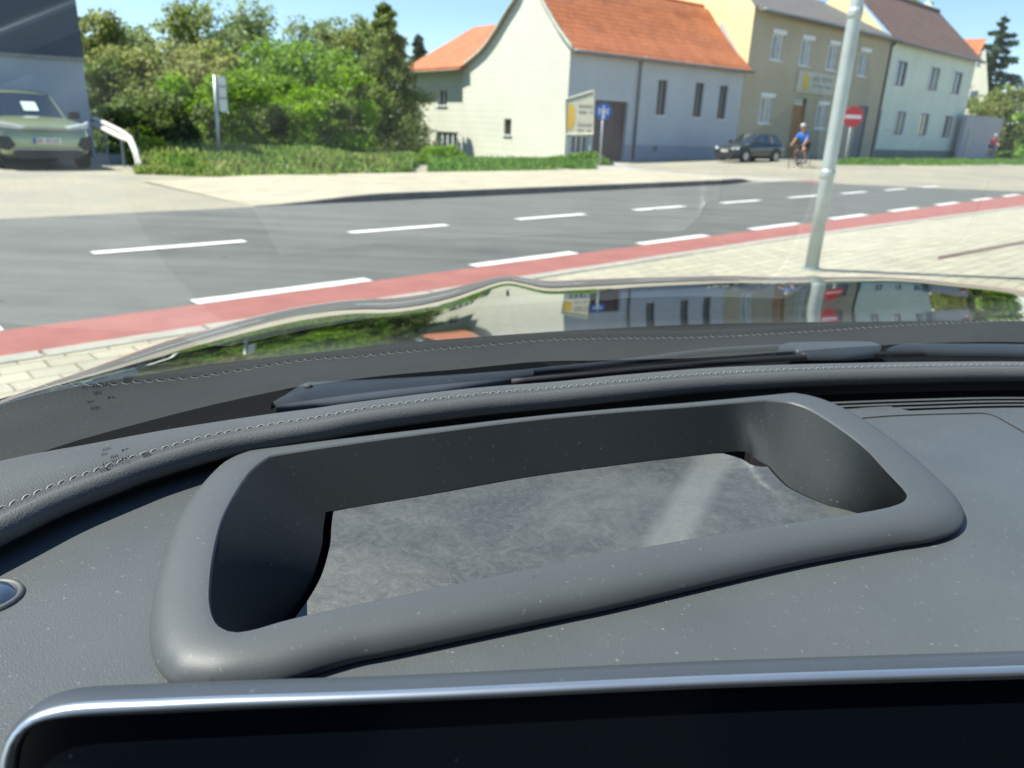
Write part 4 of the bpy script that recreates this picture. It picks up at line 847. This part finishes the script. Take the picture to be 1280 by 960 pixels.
for k in range(5): mark(177+k*2.1, 566-k*.5, 1, 3.4)
b.build('print_shadow_marks', mat('print_shadow_dark', (.008, .008, .01), .6, 0), pad, fixn=False)

b = MB(); q1 = Fm+tw*.002; q1[:, 2] = ZT-.003; q2 = q1.copy(); q2[:, 2] = ZD-.035; q3 = Bm+tw*.05; q3[:, 2] = ZD-.035
b.grid([[tuple(p) for p in q] for q in (q1, q2, q3)]); b.build('dash_carrier', M['black'], pad)
# --- head-up display well
def seg(pts, z, n): return resample([g(x, y, z) for x, y in pts], n)
ZR = H-.178; nb_, nl_, nf_, nr_ = 60, 60, 90, 60
o_left = [(300, 573), (273, 587), (241, 622), (216.6, 662), (196, 727), (187, 784), (192, 825), (206, 846), (220.6, 857), (262, 863)]
o_front = [(262, 863), (302, 860.5), (355, 851), (440, 826), (500, 814), (700, 772), (774, 756.5), (987, 707), (1120, 682)]
o_right = [(1120, 682), (1170, 674), (1198, 662), (1206, 646), (1198, 626), (1180, 608), (1135, 567), (1085, 531), (1053, 513), (1026, 502), (1002, 497)]
ridge_l = (338, 568.5); ridge_r = (956, 499.5)
i_left = [(338, 569.5), (326, 577), (311, 590), (294, 615), (277, 648), (266, 690), (261, 736), (263, 764), (271, 781), (285, 789)]
i_front = [(285, 789), (298, 790.5), (322, 786), (360, 775), (440, 757), (700, 703.5), (881, 671), (1000, 652), (1076, 641), (1112, 634)]
i_right = [(1112, 634), (1128, 628), (1134, 620), (1130, 611), (1108, 588), (1076, 554), (1044, 530), (1013, 511), (990, 503), (972, 500.5), (956, 499.5)]
ridge = [ridge_r, (860, 507.5), (760, 515), (660, 524.5), (530, 541), (430, 554.5), ridge_l]
cat = lambda L: np.concatenate([a[:-1] for a in L])
inner = cat([seg(i_left, ZR, nl_), seg(i_front, ZR, nf_), seg(i_right, ZR, nr_), seg(ridge, ZR, nb_)])
ol, of_, orr = seg(o_left, ZD+.003, nl_), seg(o_front, ZD+.003, nf_), seg(o_right, ZD+.003, nr_)
rb = seg(ridge, ZR, nb_); fwd = (rb[0]-rb[-1]); fwd = np.array([-fwd[1], fwd[0], 0]); fwd /= np.linalg.norm(fwd)
ob = rb+fwd*.010; ob[:, 2] = ZD+.003
ob[:, :] = ob+(orr[-1]-ob[0])*np.linspace(1, 0, nb_)[:, None]**3+(ol[0]-ob[-1])*np.linspace(0, 1, nb_)[:, None]**3
outer = cat([ol, of_, orr, ob])
NL = len(inner); cen_ = inner.mean(0)
def blend(f, dz): p = outer*(1-f)+inner*f; p[:, 2] = ZD+.003+(ZR-ZD-.003)*dz; return p
inw = inner-outer; inw[:, 2] = 0; il = np.linalg.norm(inw, axis=1)[:, None]; iu = inw/np.maximum(il, 1e-5)
o2 = outer+iu*.004; o2[:, 2] = ZD-.003
# smooth the lip profile: convex outer edge, broad flat shoulder, rounded fall into the well
lip = [o2, outer-UP*.0022+iu*.0012, outer-UP*.0008+iu*.0001, outer, blend(.03, .16), blend(.07, .33), blend(.14, .53), blend(.24, .71), blend(.40, .86), blend(.60, .95), blend(.80, 1.0), blend(.92, 1.0), blend(.975, .985)]
# floor of the well
ZF0, ZF1 = H-.2085, H-.238
fl = [(407, 640), (404, 662), (402, 683), (391, 719), (375, 748), (355, 775), (325, 820)]
frr = [(962, 583), (978, 601), (995, 613.5), (1035, 631), (1076, 642), (1120, 660), (1180, 700)]
fbk = [(962, 583), (944, 573.5), (926.5, 564), (836, 573), (760, 582.5), (659, 596), (530, 619), (440, 634), (407, 640)]
def curve_fl(pts, n, zs=None):
    a = np.array(pts, float); zz = (a[:, 1]-a[0, 1])/(180. if a[0, 1] > 600 else 150.)
    q = [g(x, y, ZF0+(ZF1-ZF0)*k) for (x, y), k in zip(pts, zz)]; return resample(q, n)
Lf = curve_fl(fl, nl_); Rf = curve_fl(frr, nr_)[::-1]; Bf = seg(fbk, ZF0, nb_)
Ff = np.linspace(0, 1, nf_)[:, None]*(Rf[0]-Lf[-1])+Lf[-1]
floorloop = cat([Lf, Ff, Rf, Bf])
def wl(k, drop): q = inner*(1-k)+floorloop*k; q[:, 2] = inner[:, 2]*(1-drop)+floorloop[:, 2]*drop; return q
walls = [inner-UP*.0012, wl(.02, .03), wl(.08, .09), wl(.3, .31), wl(.6, .61), wl(.85, .855), floorloop]
b = MB(); b.grid([[tuple(p) for p in r] for r in lip], True); nlip = len(b.f); b.grid([[tuple(p) for p in r] for r in [lip[-1], inner]+walls[:2]], True)
well = b.build('display_well_bezel', M['bezel'], car_root, True)
kb = NL-nb_+1
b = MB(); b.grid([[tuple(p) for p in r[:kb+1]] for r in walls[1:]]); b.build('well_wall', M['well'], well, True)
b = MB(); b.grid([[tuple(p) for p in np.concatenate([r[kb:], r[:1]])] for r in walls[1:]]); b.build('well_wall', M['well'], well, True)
b = MB(); lo = floorloop.copy(); lo[:, 2] = H-.262; b.grid([[tuple(p) for p in floorloop], [tuple(p) for p in lo]], True); b.add([tuple(p) for p in lo], [tuple(range(NL))]); b.build('well_base', M['black'], well)
# dusty cover glass of the well, a shallow curved sheet
m = bpy.data.materials.new('dusty_cover_glass'); m.use_nodes = True; t = NT(m); p = t.n['Principled BSDF']; v = t.coord('Object', (1, 1, 1), (0, 0, -R(20)))
sw = t.noise(t.coord('Object', (7, 13, 7), (0, 0, -R(24))), 1.3, 8, .72, .8); sp = t.noise(v, 1100, 2, .6); sw2 = t.noise(t.coord('Object', (80, 120, 80), (0, 0, -R(35))), 1.5, 6, .8, 1.2)
c = t.mix(t.ramp(sw, .35, .65), (.042, .048, .049), (.085, .089, .082)); c = t.mix(t.ramp(sw2, .42, .80, 0, .42), c, (.17, .175, .17)); c = t.mix(t.ramp(sp, .66, .84, 0, .5), c, (.45, .47, .47))
# a reflection painted into the colour: a lighter streak running across the glass right of its middle
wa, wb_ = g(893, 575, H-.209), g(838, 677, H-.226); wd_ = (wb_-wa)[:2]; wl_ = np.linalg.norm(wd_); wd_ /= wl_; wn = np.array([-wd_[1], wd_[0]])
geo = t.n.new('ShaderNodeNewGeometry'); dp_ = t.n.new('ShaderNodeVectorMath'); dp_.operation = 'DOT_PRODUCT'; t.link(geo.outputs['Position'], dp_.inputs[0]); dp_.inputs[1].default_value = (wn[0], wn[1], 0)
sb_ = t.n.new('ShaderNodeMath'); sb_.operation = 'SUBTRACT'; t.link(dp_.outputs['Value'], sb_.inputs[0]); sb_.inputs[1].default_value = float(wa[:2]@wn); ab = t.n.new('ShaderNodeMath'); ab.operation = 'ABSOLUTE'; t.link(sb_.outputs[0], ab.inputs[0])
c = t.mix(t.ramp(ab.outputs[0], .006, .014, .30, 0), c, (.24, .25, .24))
t.link(c, p.inputs['Base Color']); t.link(t.ramp(sw2, .3, .7, .28, .45), p.inputs['Roughness']); p.inputs['Specular IOR Level'].default_value = .8; p.inputs['Coat Weight'].default_value = .35; p.inputs['Coat Roughness'].default_value = .25
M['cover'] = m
rows = []; nn = 30
Lf2 = curve_fl(fl, nn); Rf2 = curve_fl(frr, nn)
bk = Bf[::-1]
for i in range(nn):
    a, c = Lf2[i]*.985+Rf2[i]*.015, Rf2[i]*.992+Lf2[i]*.008
    # blend back curve shape into straight rows
    base = np.linspace(0, 1, nb_)[:, None]; straight = a+(c-a)*base; k = (1-i/(nn-1))**2; bs = bk*.97+(bk.mean(0))*.03
    off = bs-(bs[0]+(bs[-1]-bs[0])*base); off = off*np.clip((1-base)/.14, 0, 1); r_ = straight+off*k; rows.append([tuple(q+UP*.0006-CF*(.0012 if i == 0 else 0)) for q in r_])
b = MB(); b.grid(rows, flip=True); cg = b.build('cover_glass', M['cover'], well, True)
# --- dash top: one sheet with an opening under the bezel
hole = outer+iu*.0075
front_l = [(-330, 1300), (-60, 1150), (0, 1000), (14, 925), (40, 893), (81, 877), (142, 868), (223, 860.5), (349, 853.5), (520, 848.5), (700, 840), (890, 832), (1280, 823), (1500, 822), (1800, 830)]
Fl = [g(x, y, ZD) for x, y in front_l]; Fl = resample(Fl, 90); 
bb_ = prof_curve([(-330, 880), (-150, 780), (0, 693), (62, 662), (134, 632), (187, 611), (272, 586), (400, 560), (530, 540), (700, 527), (860, 521), (980, 519), (1065, 517.5), (1120, 514), (1280, 509.5), (1480, 513), (1800, 535)], ZD, 120)
tx = np.gradient(bb_, axis=0); nrm = np.stack([-tx[:, 1], tx[:, 0], 0*tx[:, 0]], 1); nrm /= np.linalg.norm(nrm, axis=1)[:, None]
back = bb_.copy(); mid = np.array([u for u in range(120)]); back[:75] = back[:75]+nrm[:75]*.010
loop = list(Fl)+list(back[::-1]); loop = [Vector((p[0], p[1])) for p in loop]; hl = [Vector((p[0], p[1])) for p in hole[::2]]
def inside(p, poly):
    r_ = False; j = len(poly)-1
    for i in range(len(poly)):
        if (poly[i].y > p.y) != (poly[j].y > p.y) and p.x < (poly[j].x-poly[i].x)*(p.y-poly[i].y)/(poly[j].y-poly[i].y)+poly[i].x: r_ = not r_
        j = i
    return r_
gp = []
for x in np.arange(-.8, 1.2, .012):
    for y in np.arange(-.1, .9, .012):
        q = Vector((x, y))
        if inside(q, loop) and not inside(q, hl): gp.append(q)
vs = loop+hl+gp; n1, n2 = len(loop), len(hl); ed = [(i, (i+1) % n1) for i in range(n1)]+[(n1+i, n1+(i+1) % n2) for i in range(n2)]
dv, de, df, *_ = delaunay_2d_cdt(vs, ed, [], 0, 1e-6)
df = [f for f in df if (lambda c: inside(c, loop) and not inside(c, hl))(sum((dv[i] for i in f), Vector((0, 0)))/len(f))]
b = MB(); b.add([(q.x, q.y, ZD) for q in dv], [tuple(f) for f in df]); dash = b.build('dashboard', M['dash'], car_root, True)
if dash.data.polygons[0].normal.z < 0: dash.data.flip_normals()
b = MB(); b.grid([[tuple(p) for p in Fl], [tuple(p-UP*.02+CF*.01) for p in Fl], [(p[0], p[1], .3) for p in Fl+CF*.1]]); b.build('dash_fascia', M['well'], dash, True)
# right-hand insert panel: a hair-line joint
b = MB(); jl = resample([g(x, y, ZD+.0003) for x, y in ((1075, 523), (1120, 519.5), (1200, 517), (1236, 517.5), (1262, 530), (1300, 552))], 60); b.tube([tuple(p) for p in jl], .00045, 5); b.build('panel_joint', M['black'], dash, True)
# demister slats between pad and dash on the right
b = MB(); base = prof_curve([(960, 506), (1017, 502), (1150, 497), (1280, 495), (1480, 499), (1800, 522)], ZD, 60)
base2 = prof_curve([(960, 521), (1017, 519), (1150, 514), (1280, 510.5), (1480, 514), (1800, 537)], ZD, 60)
b.grid([[tuple(p-UP*.012) for p in base+np.array([0, .03, 0])], [tuple(p-UP*.012) for p in base2]]); b.build('vent_channel', M['black'], car_root, True)
vg = MB(); vgo = None
for k in range(3):
    f_ = (.22, .5, .78)[k]; c = base*(1-f_)+base2*f_; q = MB(); q.grid([[tuple(p+UP*.000) for p in c], [tuple(p+CF*.0022+UP*.0005) for p in c], [tuple(p+CF*.0024-UP*.006) for p in c]]); q.build('vent_slat', M['bezel'], car_root, True)
# small round sensor dome, left edge
c0 = g(-16, 748, ZD); b = MB(); ex = (g(22, 742, ZD)-c0); rx = np.linalg.norm(ex)
rws = []
for r_, z_ in ((1.28, 0), (1.22, .0014), (1.1, .0018), (1.0, .0006)): rws.append([(c0[0]+math.cos(a)*rx*r_, c0[1]+math.sin(a)*rx*r_*.95, ZD+z_) for a in np.linspace(0, 6.283, 40, endpoint=False)])
b.grid(rws, True); sr = b.build('sensor_rim', M['bezel'], car_root, True); b = MB(); rws = [[(c0[0]+math.cos(a)*rx*r_, c0[1]+math.sin(a)*rx*r_*.95, ZD+z_) for a in np.linspace(0, 6.283, 40, endpoint=False)] for r_, z_ in ((1.0, .0006), (.8, .003), (.5, .0045), (.05, .005))]
b.grid(rws, True); b.build('sensor_dome', mat('blue_sensor', (.05, .075, .12), .12, .1, coat=1), car_root, True)

# --- instrument display in front: slab with silver edge and black glass
e_top = [(-2, 1010), (0, 960), (10, 925), (30, 900), (55, 886), (100, 877), (200, 872.5), (284, 869), (520, 861), (890, 844), (1280, 831.5), (1600, 820)]
e_bot = [(20, 1010), (20, 960), (26, 930), (38, 912), (60, 900.5), (100, 896), (162, 893), (284, 887.5), (520, 877), (890, 860), (1280, 848.5), (1600, 838)]
zt_ = H-.170
dl = g(100, 877, zt_); dr_ = g(1280, 831.5, zt_); sd2 = (dr_-dl)/np.linalg.norm(dr_-dl); sn = np.cross(sd2, UP); sn[2] = 0; sn /= np.linalg.norm(sn)   # towards the driver
tilt = R(22); pn = sn*math.cos(tilt)+UP*math.sin(tilt)                 # face normal, leaning back
def onp(x, y, off=0.):
    d = ray(x, y); P0_ = dl+pn*off; k = ((P0_-np.array([0, 0, H]))@pn)/(d@pn); return d*k+np.array([0, 0, H])
n_ = 140
T0 = resample([onp(x, y) for x, y in e_top], n_); T1 = resample([onp(x, y, .0) for x, y in e_bot], n_)
mid = (T0+T1)/2; outw = T0-T1; ow = outw/np.linalg.norm(outw, axis=1)[:, None]; hwid = np.linalg.norm(outw, axis=1)[:, None]/2
rws = []
for a in np.linspace(0, math.pi, 11): rws.append([tuple(p) for p in mid+ow*np.cos(a)*hwid+pn*(np.sin(a)*.0028)])
scr = thing  # (no new thing: the display is part of the car)
b = MB(); b.grid(rws); sil = b.build('display_trim', mat('brushed_silver', (.50, .54, .56), .34, .05, 40, metal=.9), car_root, True)
bk0 = T0-pn*.0015; b = MB(); b.grid([[tuple(p) for p in T0-pn*.0002], [tuple(p) for p in T0+ow*.0018-pn*.003], [tuple(p) for p in T0+ow*.002-pn*.009], [tuple(p) for p in T0-ow*.001-pn*.011]]); b.build('display_housing', leather('housing_plastic', (.045, .055, .065), 2600, .1, .45, .1), sil, True)
cen2 = onp(640, 1150, -.0008); b = MB(); ring = [tuple(p-pn*.0004) for p in T1]+[tuple(onp(1620, 1250, -.0004)), tuple(onp(10, 1250, -.0004))]
b.add(ring, [tuple(range(len(ring)))])
m = bpy.data.materials.new('black_glass'); m.use_nodes = True; t = NT(m); p = t.n['Principled BSDF']; v = t.coord(); vd = t.n.new('ShaderNodeTexVoronoi'); vd.inputs['Scale'].default_value = 75; t.link(v, vd.inputs['Vector'])
c = t.mix(t.ramp(vd.outputs['Distance'], .02, .06, .15, 0), (.004, .006, .009), (.12, .14, .16)); t.link(c, p.inputs['Base Color']); p.inputs['Roughness'].default_value = .12; p.inputs['Specular IOR Level'].default_value = .35
b.build('display_screen', m, sil); 
bs_ = [np.array(q) for q in ring]; b = MB(); b.add([tuple(q-pn*.012) for q in bs_], [tuple(range(len(bs_)))]); b.build('display_back', M['black'], sil)

# --- windscreen: one curved sheet rising from the pad's far edge
GA = R(27); rise = -CF*math.cos(GA)+UP*math.sin(GA)
gx_ = np.linspace(Fm[0, 0]-.05, Fm[-1, 0]+.05, 120); pf4 = np.polyfit(Fc[:, 0], Fc[:, 1], 5); print('fit', np.abs(np.polyval(pf4, Fc[:, 0])-Fc[:, 1]).max())
gb0 = np.stack([gx_, np.polyval(pf4, gx_)+.032, 0*gx_+ZT-.004], 1)
b = MB(); b.grid([[tuple(p+rise*k) for p in gb0] for k in np.linspace(-.02, .92, 14)]); 
m = bpy.data.materials.new('windscreen_glass'); m.use_nodes = True; t = NT(m); n = t.n; n.remove(n['Principled BSDF']); tr = n.new('ShaderNodeBsdfTransparent'); tr.inputs[0].default_value = (.93, .96, .945, 1)
gl = n.new('ShaderNodeBsdfGlossy'); gl.inputs['Roughness'].default_value = .004; gl.inputs[0].default_value = (1, 1, 1, 1)
frn = n.new('ShaderNodeFresnel'); frn.inputs[0].default_value = 1.5; mm = n.new('ShaderNodeMath'); mm.operation = 'MULTIPLY'; mm.inputs[1].default_value = .85; t.link(frn.outputs[0], mm.inputs[0]); mm.use_clamp = True
mx = n.new('ShaderNodeMixShader'); t.link(mm.outputs[0], mx.inputs[0]); t.link(tr.outputs[0], mx.inputs[1]); t.link(gl.outputs[0], mx.inputs[2])
# a few specks of dirt on the glass
v = t.coord(); vd = n.new('ShaderNodeTexVoronoi'); vd.inputs['Scale'].default_value = 42; t.link(v, vd.inputs['Vector']); df_ = n.new('ShaderNodeBsdfDiffuse'); df_.inputs[0].default_value = (.6, .6, .58, 1)
mx2 = n.new('ShaderNodeMixShader'); t.link(t.ramp(vd.outputs['Distance'], .018, .035, .5, 0), mx2.inputs[0]); t.link(mx.outputs[0], mx2.inputs[1]); t.link(df_.outputs[0], mx2.inputs[2]); t.link(mx2.outputs[0], n['Material Output'].inputs[0])
wsn = b.build('windscreen', m, car_root, True)

# --- cowl under the glass and hood beyond
hr = [(-250, 620), (-120, 552), (0, 507), (78, 487), (187, 467.5), (273, 454), (400, 440), (500, 428.8), (640, 418), (760, 410.5), (900, 404.5), (1080, 402), (1280, 401.5), (1500, 408), (1750, 424)]
ZH = H-.200
HRc = prof_curve(hr, ZH, N); HRm = by_bearing(HRc, Sc)
c0_ = Fm-tw*.004; c0_ = c0_.copy(); c0_[:, 2] = H-.226
b = MB(); b.grid([[tuple(p) for p in c0_*(1-k)+HRm*k-UP*(.022*math.sin(k*math.pi)+.0)] for k in np.linspace(0, 1, 8)]+[[tuple(p+(p-np.array([0, 0, H]))*np.array([k_, k_, 0])-UP*(.002+k_*.15)) for p in HRm] for k_ in (.0, .15)]); b.build('cowl', M['cowl'], car_root, True)
hc = [(-250, 600), (-120, 548), (0, 503.5), (23, 492), (117, 458.5), (195, 430.5), (273, 407.5), (351, 388), (406, 378.5), (449, 374), (483, 373), (520, 369), (560, 361.5), (592, 353.5), (618, 347), (638, 344.8), (660, 347.5), (685, 350.5), (722, 349.5), (800, 346.5), (860, 344.8), (909, 344), (977, 345), (1080, 345), (1132, 346.5), (1184, 351), (1280, 361.5), (1400, 385), (1550, 425)]
def ang(pts):
    q = resample(pts, 500); d = np.array([ray(x, y) for x, y in q]); return np.arctan2(d[:, 0], d[:, 1]), -d[:, 2]/np.hypot(d[:, 0], d[:, 1]), q[:, 0]
aR, eR, _ = ang(hr); aC, eC, xC = ang(hc)
az = np.linspace(max(aR[0], aC[0])+.01, min(aR[-1], aC[-1])-.01, 260)
ER = np.interp(az, aR, eR); EC = np.interp(az, aC, eC); XC = np.interp(az, aC, xC)
D1 = np.interp(XC, [-250, 0, 200, 406, 520, 640, 900, 1280, 1550], [.54, .67, 1.02, 1.38, 1.50, 1.58, 1.68, 1.76, 1.4])
ker = np.hanning(31); ker /= ker.sum(); D1 = np.convolve(np.pad(D1, 15, mode='edge'), ker, 'valid')
D0 = .200/ER; rows = []
S0 = np.interp(XC, [-250, 0, 300, 640, 1280, 1550], [-.13, -.13, -.112, -.090, -.100, -.10])
nr = 40
for i in range(nr+1):
    s = i/nr; L_ = D1-D0; h00 = 2*s**3-3*s**2+1; h10 = s**3-2*s**2+s; h01 = -2*s**3+3*s**2; h11 = s**3-s**2
    z = h00*(-.200)+h10*L_*S0+h01*(-D1*EC)+h11*L_*(-EC); D = D0+L_*s
    rows.append([(D[j]*math.sin(az[j]), D[j]*math.cos(az[j]), H+z[j]) for j in range(len(az))])
for k in (1, 2, 3, 4, 6, 8):
    e2 = .035*k; z = -D1*EC-EC*e2-1.6*e2**2; D = D1+e2; rows.append([(D[j]*math.sin(az[j]), D[j]*math.cos(az[j]), H+z[j]) for j in range(len(az))])
e2 = .30; rows.append([(p[0]*1.005, p[1]*1.005, .35) for p in rows[-1]])
b = MB(); b.grid(rows, flip=True)
M['hood'] = mat('black_hood_paint', (.006, .007, .008), .02, 0, ior=1.85, coat=1.0, spec=.9)
ho = b.build('hood', M['hood'], car_root, True)
if ho.data.polygons[2000].normal.z < 0: ho.data.flip_normals()

# --- wipers, parked between cowl and glass
def flat_body(name, top, bot, z, th, m, parent, lift=0.):
    n_ = 60; a = resample([g(x, y, z) for x, y in top], n_); c = resample([g(x, y, z) for x, y in bot], n_)
    b = MB(); rws = []
    for k, dz in ((0, -th), (0, -.3*th), (.12, 0), (.5, .0018), (.88, 0), (1, -.3*th), (1, -th)): rws.append([tuple(p+UP*dz) for p in a*(1-k)+c*k])
    b.grid(rws); return b.build(name, m, parent, True)
M['wiper'] = mat('wiper_black', (.035, .043, .048), .45, .1, 30, coat=.1); M['rubber'] = mat('rubber', (.012, .012, .013), .7)
ZW = H-.205
ar = flat_body('wiper_arm', [(338, 503), (359, 489), (381, 476), (397, 474.6), (480, 471), (560, 467), (640, 462), (667, 460)], [(345, 507), (365, 505.5), (390, 503), (430, 500), (501, 492), (560, 484.5), (623, 474), (667, 467)], ZW, .006, M['wiper'], car_root)
q = g(385.5, 484.7, ZW); b = MB(); b.disc((q[0], q[1], q[2]+.001), (0, -.3, 1), .0032, 16, .004); b.build('pivot_cap', M['wiper'], ar, True, .0005)
bl = prof_curve([(560, 480), (667, 465), (760, 455.5), (820, 448), (881, 440), (940, 436), (978, 434)], ZW-.002, 60)
b = MB(); b.tube([tuple(p) for p in bl], .0034, 8); b.build('wiper_blade', M['wiper'], ar, True)
a2 = flat_body('wiper_arm', [(976, 431.5), (990, 426.5), (1040, 424.5), (1090, 425.5), (1103, 433)], [(972, 438), (996, 437), (1010, 443), (1060, 444), (1100, 439)], ZW, .006, M['wiper'], car_root)
b = MB(); b.tube([tuple(p) for p in prof_curve([(640, 478), (760, 466), (880, 455), (980, 448), (1108, 443), (1280, 440)], ZW-.004, 50)], .0032, 8); b.build('wiper_blade', M['rubber'], a2, True)
a3 = flat_body('wiper_arm', [(1106, 437), (1130, 428.5), (1200, 428), (1280, 429), (1420, 433)], [(1108, 440), (1140, 438), (1200, 440), (1280, 441), (1420, 446)], ZW, .006, M['wiper'], car_root)
# --- body shell behind and beside the camera (roof, door tops), seen only from other positions
def cf(u, v, z): return CR*u+CF*v+UP*z
def hexa(b, u0_, u1_, v0_, v1_, z0, z1):
    c8 = [cf(u, v_, z_) for z_ in (z0, z1) for v_ in (v0_, v1_) for u in (u0_, u1_)]; b.add([tuple(p) for p in c8], [(0, 2, 3, 1), (4, 5, 7, 6), (0, 1, 5, 4), (2, 6, 7, 3), (0, 4, 6, 2), (1, 3, 7, 5)])
trim = mat('dark_trim', (.025, .025, .027), .85)
b = MB(); rws = []
for v_, z_ in ((-.34, H+.285), (-.6, H+.33), (-1.2, H+.34), (-2.0, H+.28)): rws.append([tuple(cf(.38+u*1.0, v_, z_-.04*u*u)) for u in (-1, -.6, 0, .6, 1)])
b.grid(rws); o = b.build('roof', trim, car_root, True); o.modifiers.new('solid', 'SOLIDIFY').thickness = .03
for u in (-.62, 1.32): b = MB(); hexa(b, u, u+.06, -1.95, .2, .3, H-.25); b.build('door', trim, car_root)
for u in (-.62, 1.32): b = MB(); hexa(b, u, u+.06, -1.95, -.40, H-.245, H+.3); b.build('quarter_panel', trim, car_root)
b = MB(); hexa(b, -.55, 1.31, -2.05, -1.96, .3, H+.28); b.build('rear_wall', trim, car_root)
b = MB(); hexa(b, -.55, 1.31, -1.95, .6, .27, .3); b.build('floor_pan', trim, car_root)
b = MB(); hexa(b, -.2, .2, -.55, -.45, H-.5, H+.08); hexa(b, -.11, .11, -.54, -.46, H+.09, H+.22); b.build('seat', trim, car_root, bevel=.03)
